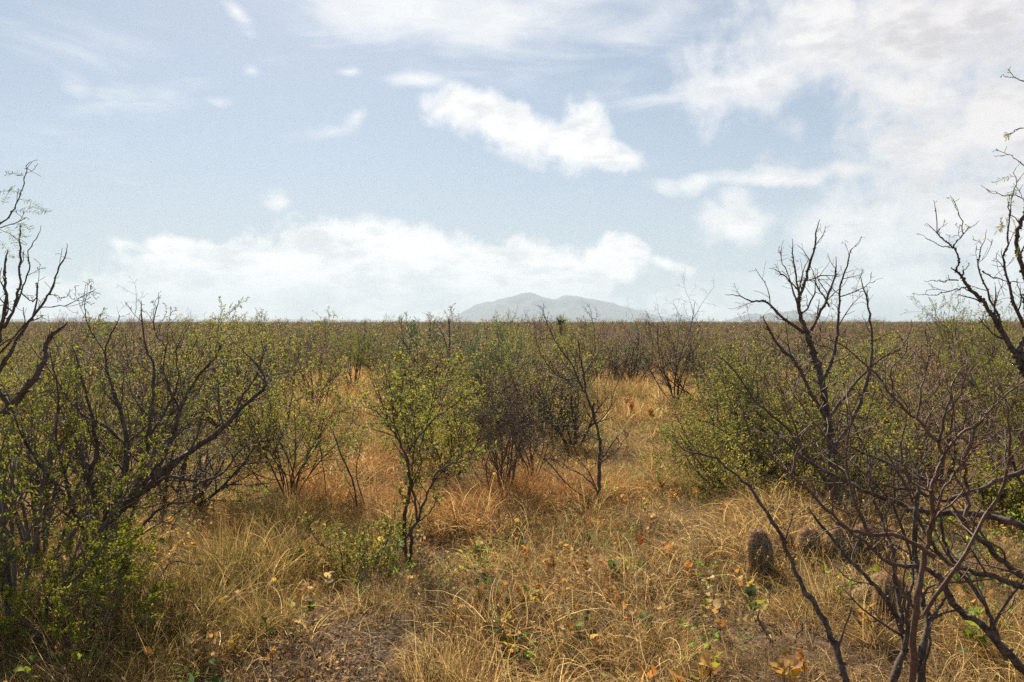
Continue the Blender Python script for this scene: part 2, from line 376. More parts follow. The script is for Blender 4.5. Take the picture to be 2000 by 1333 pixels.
ridge('mountain', [(868, 629), (890, 618), (905, 608), (928, 596), (960, 588), (995, 579), (1020, 572), (1045, 573), (1065, 581), (1083, 585), (1100, 577), (1115, 576), (1135, 580), (1160, 584), (1190, 590),
                   (1215, 598), (1250, 606), (1290, 618), (1330, 629)], 7800, 1100, 'pale hazy mountain with two rounded summits beyond the plain', 3)
ridge('hills', [(1420, 629), (1440, 619), (1465, 612), (1490, 614), (1520, 609), (1550, 606), (1580, 611), (1610, 620), (1640, 624), (1700, 629)], 7000, 500, 'low blue hills behind the tall thorny tree', 8)
ridge('hills', [(-250, 626), (0, 624), (120, 621), (230, 622), (330, 623), (460, 624), (560, 623.5), (700, 625), (860, 627), (1000, 629)], 8600, 500, 'thin dark blue strip of hills under the long cloud bank', 11)

# ------------------------------------------------------------------ plants
rng = random.Random(7)
def rv(s): return Vector((rng.gauss(0, s), rng.gauss(0, s), rng.gauss(0, s)))
def around(d, ang, az):
    """direction at ANG from d, turned AZ about it"""
    a = d.orthogonal().normalized(); b = d.cross(a)
    return (d * math.cos(ang) + (a * math.cos(az) + b * math.sin(az)) * math.sin(ang)).normalized()
UP = Vector((0, 0, 1))
class Sp:
    def __init__(s, **k): s.__dict__.update(k)
def grow(out, sites, p, d, L, r, lvl, sp, stem=None):
    n = sp.nseg[lvl]; pts = [p.copy()]; ds = [d]
    for i in range(n):
        d = (d + rv(sp.wig[lvl]) + UP * sp.trop[lvl]).normalized()
        p = p + d * (L / n); pts.append(p.copy()); ds.append(d)
    tip = sp.tip[lvl]
    rad = [max(sp.rmin, r * (1 - (1 - tip) * (i / n))) for i in range(n + 1)]
    out[lvl if stem is None else stem].append((pts, rad)) if lvl == 0 else out[lvl].append((pts, rad))
    if lvl < sp.maxl:
        nc = sp.nch[lvl]; nc = int(nc * rng.uniform(0.7, 1.3) + 0.5)
        az = rng.uniform(0, 6.28)
        for k in range(nc):
            tt = sp.t0[lvl] + (1 - sp.t0[lvl]) * (k + rng.random()) / nc
            i = min(n - 1, int(tt * n)); f = tt * n - i
            q = pts[i].lerp(pts[i + 1], f); az += 2.4 + rng.uniform(-.5, .5)
            cdv = around(ds[i + 1], R(rng.uniform(*sp.ang[lvl])), az)
            grow(out, sites, q, cdv, L * sp.lr[lvl] * rng.uniform(0.6, 1.3) * (1.15 - 0.5 * tt), max(sp.rmin, rad[i] * sp.rr[lvl]), lvl + 1, sp)
    if lvl >= sp.leaflvl:
        m = sp.leaves[min(lvl, len(sp.leaves) - 1)]; m = int(m) + (rng.random() < m - int(m))
        for k in range(m):
            tt = rng.uniform(0.15, 1.0); i = min(n - 1, int(tt * n))
            sites.append((pts[i].lerp(pts[i + 1], tt * n - i), ds[i + 1]))
SPEC = {
 # dark, zigzag, open, few leaves
 'mesquite': Sp(stems=(6, 9), lean=(12, 62), nseg=[8, 5, 3, 2], wig=[.17, .20, .24, .2], trop=[.05, .05, .03, 0], tip=[.35, .4, .5, .6], nch=[7, 5, 2.5], t0=[.2, .15, .2], ang=[(25, 65), (30, 75), (30, 80)],
                lr=[.48, .45, .45], rr=[.6, .6, .7], maxl=3, rmin=.0016, leaflvl=2, leaves=[0, 0, 1.0, 1.2], r0=.020, leaf=(.020, .006), lmat='leaf_olive', bmat='bark_dark', tmat='bark_twig'),
 'bare': Sp(stems=(6, 10), lean=(8, 50), nseg=[8, 5, 3, 2], wig=[.15, .18, .22, .2], trop=[.06, .06, .04, 0], tip=[.3, .4, .5, .6], nch=[8, 5, 3], t0=[.18, .15, .2], ang=[(22, 60), (25, 70), (30, 80)],
            lr=[.46, .45, .45], rr=[.6, .6, .7], maxl=3, rmin=.0014, leaflvl=3, leaves=[0, 0, 0, .35], r0=.016, leaf=(.014, .006), lmat='leaf_dead', bmat='bark_twig', tmat='bark_grey'),
 'acacia': Sp(stems=(7, 11), lean=(10, 60), nseg=[8, 5, 3, 2], wig=[.13, .17, .2, .2], trop=[.05, .04, .02, 0], tip=[.3, .4, .5, .6], nch=[8, 5, 3], t0=[.2, .15, .15], ang=[(25, 60), (30, 70), (30, 80)],
              lr=[.46, .45, .45], rr=[.6, .6, .7], maxl=3, rmin=.0014, leaflvl=1, leaves=[0, 3, 4, 4.5], r0=.016, leaf=(.021, .011), lmat='leaf_acacia', bmat='bark_dark', tmat='bark_twig'),
 'creosote': Sp(stems=(10, 15), lean=(6, 48), nseg=[8, 6, 5, 3], wig=[.08, .12, .16, .2], trop=[.03, .06, .05, 0], tip=[.3, .4, .5, .6], nch=[6, 4, 3], t0=[.35, .3, .2], ang=[(15, 45), (20, 55), (25, 60)],
                lr=[.42, .45, .4], rr=[.6, .6, .7], maxl=3, rmin=.0013, leaflvl=2, leaves=[0, 0, 6, 8], r0=.013, leaf=(.017, .008), lmat='leaf_creosote', bmat='bark_grey', tmat='bark_grey'),
 'sage': Sp(stems=(16, 22), lean=(5, 55), nseg=[6, 5, 4, 3], wig=[.08, .12, .16, .2], trop=[.05, .06, .05, 0], tip=[.3, .4, .5, .6], nch=[6, 4, 2], t0=[.25, .2, .2], ang=[(15, 40), (20, 50), (25, 60)],
            lr=[.42, .45, .4], rr=[.6, .6, .7], maxl=2, rmin=.0016, leaflvl=1, leaves=[0, 8, 12], r0=.008, leaf=(.028, .007), lmat='leaf_sage', bmat='bark_grey', tmat='bark_grey'),
 'tarbush': Sp(stems=(14, 20), lean=(6, 52), nseg=[6, 5, 4, 3], wig=[.12, .16, .18, .2], trop=[.05, .06, .05, 0], tip=[.3, .4, .5, .6], nch=[7, 4, 2], t0=[.25, .2, .2], ang=[(20, 50), (25, 60), (25, 60)],
            lr=[.44, .45, .4], rr=[.6, .6, .7], maxl=2, rmin=.0018, leaflvl=1, leaves=[0, 3, 4], r0=.010, leaf=(.020, .010), lmat='leaf_olive', bmat='bark_grey', tmat='twig_brown'),
 'russet': Sp(stems=(14, 20), lean=(6, 55), nseg=[6, 5, 4, 3], wig=[.12, .16, .18, .2], trop=[.05, .06, .05, 0], tip=[.3, .4, .5, .6], nch=[7, 4, 2], t0=[.25, .2, .2], ang=[(20, 50), (25, 60), (25, 60)],
            lr=[.44, .45, .4], rr=[.6, .6, .7], maxl=2, rmin=.0018, leaflvl=1, leaves=[0, 2, 3], r0=.010, leaf=(.018, .009), lmat='leaf_dead', bmat='twig_brown', tmat='twig_brown'),
}
def spec(name, **k):
    s = Sp(**SPEC[name].__dict__); s.__dict__.update(k); return s

def foliage_mesh(name, sites, sp, origin, seed, mult=1, spread=.8, maxn=60000):
    rs = np.random.RandomState(seed)
    pos = np.array([tuple(a[0]) for a in sites]) - np.array(origin); dr = np.array([tuple(a[1]) for a in sites])
    if mult > 1: pos = np.repeat(pos, mult, 0); dr = np.repeat(dr, mult, 0)
    pos = pos + rs.normal(0, .003, pos.shape)
    if len(pos) > maxn:
        k = rs.choice(len(pos), maxn, replace=False); pos = pos[k]; dr = dr[k]
    v, f = leaf_quads(pos, dr, sp.leaf[0], sp.leaf[1], rs, spread=spread)
    return mesh_np(name, v, f, M[sp.lmat], False)

def make_bush(sp, h, wid, seed, sides=(6, 4, 3, 3)):
    """returns stems (list of polylines), finer lines, leaf sites; base at the origin"""
    rng.seed(seed)
    ns = rng.randint(*sp.stems); out = [[], [], [], []]; sites = []
    az = rng.uniform(0, 6.28)
    for k in range(ns):
        az += 2.4 + rng.uniform(-.4, .4); lean = R(rng.uniform(*sp.lean)) * wid
        d = Vector((math.sin(lean) * math.cos(az), math.sin(lean) * math.sin(az), math.cos(lean)))
        b = Vector((math.cos(az), math.sin(az), 0)) * rng.uniform(0.0, .06) - UP * .05
        grow(out, sites, b, d, h * rng.uniform(.72, 1.08) * (.8 + .25 * math.cos(lean)), sp.r0 * rng.uniform(.7, 1.3), 0, sp)
    return out, sites

NS = {0: 7, 1: 5, 2: 3, 3: 3}
def add_bush(kind, px, d, h, wid, seed, label, cat='shrub', group=None, name=None, split=True, dz=0, lift=0, **kw):
    """a bush of its own at photo column px, D metres away"""
    sp = spec(kind, **kw)
    b = at(px, 700, d); z = H(b.x, d)
    e = empty(name or 'shrub', (b.x, d, z), label, cat, group)
    out, sites = make_bush(sp, h, wid, seed)
    if split:
        for ln in out[0]:
            v, f = tubes([ln], 7, None, .12, seed); link('stem', mesh_np('stem', v, f, M[sp.bmat]), e)
        fine = [(l, 4) for l in (1,)] 
        v, f = tubes(out[1], 4, None, .08, seed); link('branches', mesh_np('branches', v, f, M[sp.bmat]), e, 'stuff')
        tw = out[2] + out[3]
    else:
        v, f = tubes(out[0], 5, None, .1, seed); link('stems', mesh_np('stems', v, f, M[sp.bmat]), e, 'stuff')
        tw = out[1] + out[2] + out[3]
    if tw:
        v, f = tubes(tw, 3); link('twigs', mesh_np('twigs', v, f, M[sp.tmat]), e, 'stuff')
    if sites: link('foliage', foliage_mesh('foliage', sites, sp, (0, 0, 0), seed, 2 if d < 8.7 and kind == 'acacia' else 1, 1.0), e, 'stuff')
    return e

def smooth_line(P, n):
    """Catmull-Rom through the points"""
    P = [P[0] + (P[0] - P[1])] + P + [P[-1] + (P[-1] - P[-2])]
    out = []
    for i in range(1, len(P) - 2):
        a, b, c, d = P[i - 1:i + 3]
        for k in range(n):
            u = k / n
            out.append(0.5 * ((2 * b) + (c - a) * u + (2 * a - 5 * b + 4 * c - d) * u * u + (3 * b - a - 3 * c + d) * u ** 3))
    out.append(P[-2]); return out

def traced(name, label, cat, base, limbs, sp, seed, kids=9, klen=.4, thorns=0, group=None, leafp=1.0, trunk_first=True, thorn_len=.03, tmat=None, kang=(25, 70), buds=0):
    """limbs: (points [(px,py)...], d0, d1, r0, r1[, kids]) followed in the photo, each at its own distance"""
    rng.seed(seed); rs = np.random.RandomState(seed)
    bx, by = base
    e = empty(name, (bx, by, H(bx, by)), label, cat, group); org = tuple(e.location)
    out = [[], [], [], []]; sites = []; th = []
    for li, lb in enumerate(limbs):
        pts, d0, d1, r0, r1 = lb[:5]; nk = lb[5] if len(lb) > 5 else kids
        m = len(pts); P = []
        for i, q in enumerate(pts):
            u = i / (m - 1); d = d0 + (d1 - d0) * u + (rng.uniform(-.05, .05) if 0 < i < m - 1 else 0)
            P.append(at(q[0], q[1], d))
        if li == 0 or (len(lb) > 6 and lb[6]):
            P[0] = Vector((P[0].x, P[0].y, H(P[0].x, P[0].y) - .06))
        L = smooth_line(P, 4); n = len(L)
        L = [L[0]] + [q + rv(.0035) for q in L[1:-1]] + [L[-1]]
        rad = [r0 + (r1 - r0) * (i / (n - 1)) ** .85 for i in range(n)]
        v, f = tubes([(L, rad)], 8 if r0 > .012 else 6, org, .13, seed + li)
        link('trunk' if li == 0 and trunk_first else 'limb', mesh_np('limb', v, f, M[sp.bmat]), e)
        tot = sum((L[i + 1] - L[i]).length for i in range(n - 1))
        az = rng.uniform(0, 6.28)
        for k in range(nk):
            tt = .12 + .88 * (k + rng.random()) / nk; i = min(n - 2, int(tt * (n - 1))); d = (L[i + 1] - L[i]).normalized(); az += 2.4
            cdv = around(d, R(rng.uniform(*kang)), az); cdv = (cdv + UP * .25).normalized()
            grow(out, sites, L[i].copy(), cdv, min(klen, tot * .5) * rng.uniform(.5, 1.3) * (1.15 - .75 * tt), max(sp.rmin, min(rad[i] * .5, .008)), 1, sp)
        grow(out, sites, L[-1].copy(), (L[-1] - L[-2]).normalized(), klen * .25, r1, 2, sp)
        if buds:
            for k in range(int(tot * buds)):
                i = rng.randrange(n - 1); c = L[i].lerp(L[i + 1], rng.random()); dd = around((L[i + 1] - L[i]).normalized(), R(80), rng.uniform(0, 6.28))
                rr = rad[i] * .55 + .002
                th.append(([c, c + dd * (rad[i] + rr * .5), c + dd * (rad[i] + rr)], [rr * .9, rr * .9, rr * .35]))
        if thorns:
            for k in range(int(tot * thorns)):
                i = rng.randrange(n - 1); c = L[i].lerp(L[i + 1], rng.random()); dd = around((L[i + 1] - L[i]).normalized(), R(rng.uniform(50, 85)), rng.uniform(0, 6.28))
                q = thorn_len * rng.uniform(.5, 1.2); th.append(([c, c + dd * q * .5, c + dd * q], [.0018, .0013, .0003]))
    if thorns:
        for (pp, rr) in out[1] + out[2]:
            for k in range(rng.randint(0, 3)):
                i = rng.randrange(len(pp) - 1); dd = around((pp[i + 1] - pp[i]).normalized(), R(rng.uniform(50, 85)), rng.uniform(0, 6.28))
                q = thorn_len * rng.uniform(.4, 1.0); th.append(([pp[i], pp[i] + dd * q * .5, pp[i] + dd * q], [.0013, .001, .0003]))
    tm = M[tmat or sp.tmat]
    if out[1]:
        v, f = tubes(out[1], 5, org, .1, seed); link('branches', mesh_np('branches', v, f, tm), e, 'stuff')
    if out[2] + out[3]:
        v, f = tubes(out[2] + out[3], 3, org); link('twigs', mesh_np('twigs', v, f, tm), e, 'stuff')
    if th:
        v, f = tubes(th, 3, org); link('thorns' if thorns else 'buds', mesh_np('thorns', v, f, tm), e, 'stuff')
    if sites and leafp:
        if leafp < 1: sites = [s for s in sites if rng.random() < leafp]
        link('foliage', foliage_mesh('foliage', sites, sp, org, seed), e, 'stuff')
    return e

# ---- trees and shrubs the photo shows one by one (traced at their own distances)
D = 5.0
left = [
 ([(168, 1140), (190, 1080), (222, 1010), (258, 972), (300, 935), (345, 900)], 5.0, 5.05, 0.0527, 0.0255, 5),
 ([(345, 900), (380, 875), (420, 850), (455, 815), (490, 780), (517, 757), (512, 728), (490, 700)], 5.05, 5.2, 0.0221, 0.0068, 5),
 ([(455, 818), (470, 780), (500, 735), (514, 690), (512, 668)], 5.15, 5.3, 0.0085, 0.0026, 5),
 ([(205, 1040), (208, 1000), (185, 968), (176, 930), (190, 880), (180, 820), (165, 760), (150, 700)], 5.0, 4.8, 0.0255, 0.0051, 9),
 ([(250, 980), (285, 960), (330, 932), (385, 940), (430, 928), (468, 882), (492, 864)], 5.0, 4.8, 0.0153, 0.0034, 5),
 ([(240, 1070), (270, 1040), (300, 1005), (330, 985), (370, 980), (410, 950)], 4.95, 4.7, 0.0127, 0.0026, 6),
 ([(225, 1005), (238, 940), (248, 870), (235, 800), (212, 740), (205, 690), (225, 640)], 5.02, 5.2, 0.0221, 0.0043, 10),
 ([(262, 972), (280, 910), (292, 850), (298, 790), (300, 720), (285, 680), (276, 612)], 5.02, 5.3, 0.0187, 0.0043, 9),
 ([(300, 935), (330, 870), (352, 800), (385, 740), (420, 700), (440, 660)], 5.05, 5.5, 0.0153, 0.0059, 9),
 ([(292, 850), (330, 790), (350, 740), (345, 690), (360, 650)], 5.1, 5.5, 0.0102, 0.0026, 8),
 ([(190, 1080), (165, 1040), (140, 990), (125, 920), (110, 860), (115, 780), (100, 700)], 4.95, 4.7, 0.0187, 0.0043, 10),
 ([(140, 990), (95, 930), (60, 880), (30, 820), (10, 760)], 4.85, 4.5, 0.0119, 0.0034, 9),
 ([(248, 870), (200, 830), (150, 800), (110, 740), (70, 690)], 5.1, 5.0, 0.0119, 0.0034, 8),
 ([(352, 800), (320, 730), (322, 680), (300, 640), (310, 590)], 5.3, 5.6, 0.0085, 0.0026, 7),
 ([(205, 690), (180, 650), (165, 610), (170, 570)], 5.2, 5.3, 0.0059, 0.0017, 5),
 ([(240, 1068), (290, 1035), (345, 1005), (385, 970)], 4.9, 4.6, 0.0051, 0.0017, 3),
]
traced('mesquite', 'big dark mesquite with thick leaning trunk and crooked bare branches above the gold grass', 'tree', on_ground(168, 1150), left, spec('mesquite', rmin=.0015, nch=[7, 4, 2.5], bmat='bark_dark'), 21, kids=15, klen=.36, leafp=.7, buds=14)

edge = [
 ([(-120, 1150), (-110, 1000), (-70, 880), (-30, 830), (20, 795), (58, 752), (86, 705), (92, 670), (120, 640)], 4.3, 4.4, 0.0310, 0.0084, 3),
 ([(-40, 835), (-25, 760), (-12, 700), (2, 650), (12, 590), (9, 540), (12, 505)], 4.3, 4.3, 0.0161, 0.0056, 3),
 ([(8, 640), (28, 600), (36, 560), (38, 510), (40, 455)], 4.3, 4.2, 0.0087, 0.0042, 2),
 ([(30, 600), (45, 560), (58, 520), (56, 490), (75, 458)], 4.3, 4.25, 0.0050, 0.0021, 2),
 ([(-25, 760), (20, 690), (48, 640), (78, 600), (98, 572), (112, 530), (130, 492)], 4.35, 4.5, 0.0112, 0.0028, 4),
 ([(40, 570), (62, 590), (74, 572)], 4.3, 4.35, 0.0037, 0.0021, 2),
 ([(0, 690), (60, 622), (75, 560), (72, 555)], 4.3, 4.3, 0.0062, 0.0028, 2),
 ([(78, 602), (110, 600), (140, 592), (160, 580), (183, 570)], 4.4, 4.5, 0.0031, 0.0015, 3),
 ([(98, 575), (125, 582), (137, 570)], 4.4, 4.45, 0.0025, 0.0015, 2),
 ([(-60, 560), (-30, 480), (0, 441), (24, 415), (40, 385), (48, 350), (57, 318)], 4.1, 4.0, 0.0062, 0.0015, 3),
 ([(-30, 480), (0, 448), (30, 436), (50, 426)], 4.1, 4.0, 0.0031, 0.0015, 2),
 ([(20, 795), (-20, 740), (-60, 640), (-60, 560)], 4.4, 4.1, 0.0136, 0.0070, 3),
 ([(-12, 700), (-2, 640), (-14, 600), (-10, 560)], 4.3, 4.3, 0.0074, 0.0035, 3),
]
edge_tree = traced('mesquite', 'tall pale barked mesquite at the left edge reaching into the sky', 'tree', on_ground(-120, 1220), edge, spec('mesquite', rmin=.0013, maxl=2, nch=[5, 3, 2], bmat='bark_twig'), 22, kids=5, klen=.20, leafp=.15, buds=26)

young = [
 ([(795, 1095), (790, 1050), (792, 1005), (797, 975), (802, 945)], 5.70, 5.70, .017, .012, 2),
 ([(800, 1098), (804, 1060), (803, 1035), (815, 1018)], 5.68, 5.66, .015, .011, 2, 1),
 ([(802, 948), (797, 905), (785, 872), (770, 846), (755, 825), (735, 805), (712, 795)], 5.70, 5.5, .010, .003, 8),
 ([(803, 950), (797, 918), (800, 880), (828, 842), (852, 815), (880, 798), (900, 780)], 5.70, 5.8, .010, .003, 9),
 ([(815, 1018), (811, 980), (804, 950), (806, 900), (812, 850), (805, 800), (812, 750)], 5.66, 5.75, .010, .003, 10),
 ([(815, 1020), (826, 985), (842, 948), (870, 914), (900, 893), (932, 872)], 5.66, 5.5, .010, .003, 9),
 ([(842, 948), (855, 920), (890, 905), (930, 893), (960, 880)], 5.6, 5.4, .006, .002, 6),
 ([(820, 1018), (840, 1000), (852, 978), (858, 955)], 5.66, 5.6, .006, .002, 4),
 ([(806, 948), (822, 915), (820, 880), (825, 860), (840, 800), (850, 750), (845, 710)], 5.70, 5.9, .008, .0025, 11),
 ([(785, 872), (768, 820), (765, 770), (750, 720)], 5.6, 5.6, .006, .002, 8),
 ([(800, 880), (790, 830), (782, 780), (790, 720), (780, 690)], 5.75, 5.9, .006, .002, 9),
 ([(852, 815), (870, 770), (880, 730), (900, 700)], 5.8, 6.0, .005, .002, 8),
 ([(793, 1082), (776, 1062), (765, 1046)], 5.7, 5.6, .004, .002, 1),
 ([(797, 975), (783, 965), (778, 955)], 5.7, 5.65, .006, .003, 2),
]
traced('acacia', 'slender young tree with two forked dark stems and small lime leaves, centre of the clearing', 'tree', on_ground(797, 1095), young, spec('acacia', rmin=.0012, maxl=3, nch=[6, 4, 2.4], leaves=[0, .6, 1.6, 1.9], leaf=(.024, .014), lmat='leaf_bright'), 23, kids=10, klen=.24, kang=(25, 75))

bare1 = [
 ([(1163, 1003), (1171, 955), (1170, 912), (1173, 872), (1166, 832), (1157, 800)], 7.05, 7.05, .019, .011, 5),
 ([(1157, 800), (1143, 770), (1128, 738), (1112, 705), (1092, 678), (1075, 648), (1062, 612)], 7.05, 7.3, .012, .003, 11),
 ([(1143, 770), (1140, 730), (1133, 700), (1131, 682)], 7.1, 7.0, .009, .006, 4),
 ([(1168, 960), (1140, 930), (1112, 915), (1090, 900), (1060, 895)], 7.05, 6.8, .007, .002, 7),
 ([(1175, 902), (1200, 886), (1215, 865), (1227, 848)], 7.05, 6.9, .006, .002, 7),
 ([(1166, 985), (1120, 958), (1080, 915), (1045, 880), (1028, 850)], 7.0, 6.7, .008, .002, 9),
 ([(1128, 738), (1100, 740), (1075, 720), (1050, 680), (1045, 640)], 7.1, 7.4, .008, .002, 9),
 ([(1140, 730), (1158, 700), (1162, 660), (1155, 610)], 7.1, 7.4, .006, .002, 8),
 ([(1165, 830), (1190, 800), (1200, 760), (1220, 720)], 7.05, 7.2, .006, .002, 7),
 ([(1112, 705), (1090, 740), (1068, 790), (1050, 800)], 7.1, 6.8, .005, .002, 6),
]
traced('mesquite', 'bare brown sapling with one bent stem, standing alone in grass under the mountain', 'tree', on_ground(1163, 1006), bare1, spec('bare', rmin=.0014, bmat='bark_dark', tmat='bark_twig', nch=[6, 4.5, 2.5]), 24, kids=8, klen=.36, leafp=.6)

tall = [
 ([(1652, 1046), (1628, 960), (1622, 890), (1616, 820), (1606, 750), (1592, 700), (1576, 652)], 6.30, 6.30, 0.039, 0.0208, 7),
 ([(1576, 652), (1566, 625), (1560, 588), (1573, 550), (1580, 520), (1591, 485), (1595, 448)], 6.30, 6.30, 0.0195, 0.0052, 7),
 ([(1570, 650), (1530, 622), (1498, 590), (1470, 588), (1438, 578)], 6.30, 6.17, 0.013, 0.0039, 4),
 ([(1584, 645), (1604, 608), (1620, 570), (1631, 540), (1633, 520)], 6.30, 6.44, 0.013, 0.0052, 6),
 ([(1562, 600), (1558, 560), (1551, 520), (1548, 486)], 6.30, 6.23, 0.0091, 0.0039, 6),
 ([(1557, 565), (1530, 538), (1514, 527)], 6.27, 6.17, 0.0065, 0.0026, 5),
 ([(1558, 600), (1540, 540), (1528, 510), (1525, 490)], 6.30, 6.30, 0.0052, 0.0026, 4),
 ([(1606, 750), (1625, 700), (1638, 640), (1640, 575), (1653, 520), (1662, 488)], 6.30, 6.58, 0.0156, 0.0039, 8),
 ([(1616, 820), (1585, 770), (1555, 710), (1520, 675), (1498, 636)], 6.30, 6.03, 0.0182, 0.0078, 7),
 ([(1640, 580), (1665, 573), (1690, 560), (1709, 549)], 6.44, 6.58, 0.0052, 0.002, 3),
 ([(1618, 890), (1665, 820), (1690, 760), (1702, 700), (1702, 640), (1694, 590), (1684, 556)], 6.30, 6.58, 0.0182, 0.0052, 9),
 ([(1620, 600), (1596, 560), (1588, 530)], 6.37, 6.44, 0.0065, 0.0039, 5),
 ([(1628, 960), (1570, 880), (1530, 830), (1480, 790), (1440, 730), (1410, 700)], 6.30, 6.17, 0.0156, 0.0039, 10),
 ([(1616, 820), (1660, 760), (1720, 700), (1760, 680), (1780, 640)], 6.37, 6.71, 0.013, 0.0039, 9),
]
traced('mesquite', 'tall knobbly mesquite with bare forked crown against the pale clouds, right of the mountain', 'tree', on_ground(1652, 1048), tall, spec('mesquite', rmin=.0014, maxl=2, nch=[6, 4, 2], bmat='bark_dark'), 25, kids=7, klen=.34, leafp=.3, buds=34)

edge_r = [
 ([(2080, 1250), (2075, 1000), (2060, 850), (2030, 760), (2000, 712), (1985, 690)], 3.9, 4.0, 0.0410, 0.0197, 4),
 ([(1990, 700), (1958, 650), (1922, 592), (1890, 560), (1868, 530)], 4.0, 4.0, 0.0139, 0.0057, 5),
 ([(1868, 530), (1871, 505), (1860, 482), (1845, 470), (1832, 452), (1826, 405)], 4.0, 4.0, 0.0049, 0.0020, 2),
 ([(1861, 483), (1880, 458), (1877, 425), (1864, 400)], 4.0, 4.0, 0.0033, 0.0015, 2),
 ([(1860, 483), (1838, 480), (1808, 465)], 4.0, 3.95, 0.0025, 0.0012, 1),
 ([(1845, 470), (1812, 438)], 4.0, 3.98, 0.0025, 0.0012, 1),
 ([(1880, 458), (1892, 448), (1904, 440)], 4.0, 4.02, 0.0020, 0.0012, 1),
 ([(1872, 548), (1845, 550), (1812, 550)], 4.0, 3.95, 0.0033, 0.0012, 1),
 ([(1886, 562), (1860, 568), (1830, 576), (1800, 576)], 4.0, 3.95, 0.0033, 0.0012, 1),
 ([(1876, 545), (1884, 530), (1893, 515)], 4.0, 4.0, 0.0033, 0.0016, 1),
 ([(1960, 650), (1935, 585), (1908, 520), (1912, 500), (1925, 462)], 4.0, 4.05, 0.0066, 0.0016, 5),
 ([(1918, 530), (1950, 545), (1990, 552)], 4.0, 4.05, 0.0033, 0.0016, 2),
 ([(2000, 640), (1975, 575), (1958, 512), (1966, 478), (1970, 420), (1970, 395)], 4.0, 4.0, 0.0082, 0.0020, 6),
 ([(2010, 560), (1996, 520), (1985, 460), (1998, 430), (2004, 400)], 4.0, 4.0, 0.0123, 0.0066, 4),
 ([(1970, 430), (1975, 400), (1982, 360), (1983, 330)], 4.0, 4.0, 0.0025, 0.0012, 2),
 ([(2030, 400), (1985, 383), (1955, 380), (1928, 370)], 4.0, 3.9, 0.0025, 0.0012, 2),
 ([(2040, 350), (2000, 325), (1975, 303), (1955, 305)], 4.0, 3.9, 0.0025, 0.0012, 1),
 ([(2060, 270), (2000, 250), (1972, 262)], 4.0, 3.9, 0.0025, 0.0012, 1),
 ([(2060, 190), (2000, 160), (1962, 150)], 4.0, 3.9, 0.0025, 0.0012, 1),
 ([(2060, 700), (2070, 500), (2050, 380), (2060, 200)], 4.0, 4.0, 0.0180, 0.0049, 2),
 ([(1985, 690), (2010, 640), (2005, 590), (2010, 540)], 4.0, 4.0, 0.0148, 0.0098, 3),
]
edge_r_tree = traced('mesquite', 'dark thorny mesquite at the right edge with spiny shoots high over the horizon', 'tree', on_ground(2080, 1300), edge_r, spec('mesquite', rmin=.0012, maxl=2, nch=[5, 3, 2], tmat='bark_dark'), 26, kids=4, klen=.16, leafp=.4, buds=70)

fore = [
 ([(1735, 1400), (1745, 1330), (1765, 1270), (1758, 1220), (1730, 1170), (1690, 1125), (1640, 1072), (1592, 1012)], 3.2, 3.5, 0.0170, 0.0059, 3),
 ([(1668, 1400), (1650, 1330), (1630, 1262), (1600, 1198), (1570, 1146), (1540, 1082), (1515, 1030), (1480, 975), (1440, 930), (1400, 897), (1338, 880)], 3.1, 3.8, 0.0153, 0.0043, 3, 1),
 ([(1800, 1400), (1800, 1330), (1800, 1280), (1812, 1212), (1800, 1170), (1790, 1100), (1788, 1020), (1795, 950)], 3.2, 3.5, 0.0179, 0.0085, 4, 1),
 ([(2040, 1340), (1990, 1300), (1930, 1232), (1872, 1190), (1842, 1140), (1802, 1108), (1740, 1100), (1690, 1060), (1650, 1032)], 3.2, 3.4, 0.0187, 0.0051, 4),
 ([(2080, 1060), (2000, 1028), (1932, 1008), (1868, 1003), (1800, 1000), (1760, 985), (1700, 965), (1640, 935), (1575, 898), (1520, 850)], 3.5, 3.8, 0.0187, 0.0068, 5),
 ([(2060, 900), (1998, 922), (1958, 936), (1900, 960), (1842, 978), (1790, 960), (1738, 950)], 3.6, 3.5, 0.0145, 0.0051, 4),
 ([(1842, 940), (1800, 938), (1750, 912), (1700, 890), (1650, 868), (1640, 830)], 3.6, 3.8, 0.0102, 0.0034, 5),
 ([(2000, 1150), (1940, 1128), (1895, 1118), (1842, 1090), (1800, 1030), (1785, 980), (1740, 900)], 3.3, 3.6, 0.0127, 0.0043, 5),
 ([(1965, 1290), (1940, 1222), (1918, 1170), (1862, 1102), (1840, 1040), (1830, 980), (1780, 900)], 3.3, 3.6, 0.0110, 0.0043, 5),
 ([(1812, 1212), (1838, 1182), (1846, 1150), (1862, 1110), (1885, 1082)], 3.2, 3.1, 0.0068, 0.0034, 3),
 ([(1760, 1222), (1750, 1150), (1745, 1080), (1720, 1010), (1700, 950), (1690, 880), (1660, 820)], 3.3, 3.7, 0.0102, 0.0034, 6),
 ([(1765, 1270), (1775, 1180), (1780, 1100), (1750, 1000), (1720, 960), (1660, 900)], 3.3, 3.6, 0.0093, 0.0034, 6),
 ([(2060, 1180), (1990, 1120), (1940, 1080), (1900, 1040), (1870, 1003)], 3.4, 3.4, 0.0153, 0.0085, 4),
 ([(2060, 960), (1995, 940), (1975, 890), (1950, 850)], 3.6, 3.8, 0.0102, 0.0043, 4),
]
traced('mesquite', 'sprawling dark mesquite of crossing bare limbs in the lower right, before the cacti', 'tree', on_ground(1790, 1420), fore, spec('mesquite', rmin=.0013, nch=[6, 3.5, 2], bmat='bark_dark', maxl=2), 27, kids=8, klen=.34, leafp=.15, thorns=14, thorn_len=.035, buds=12)

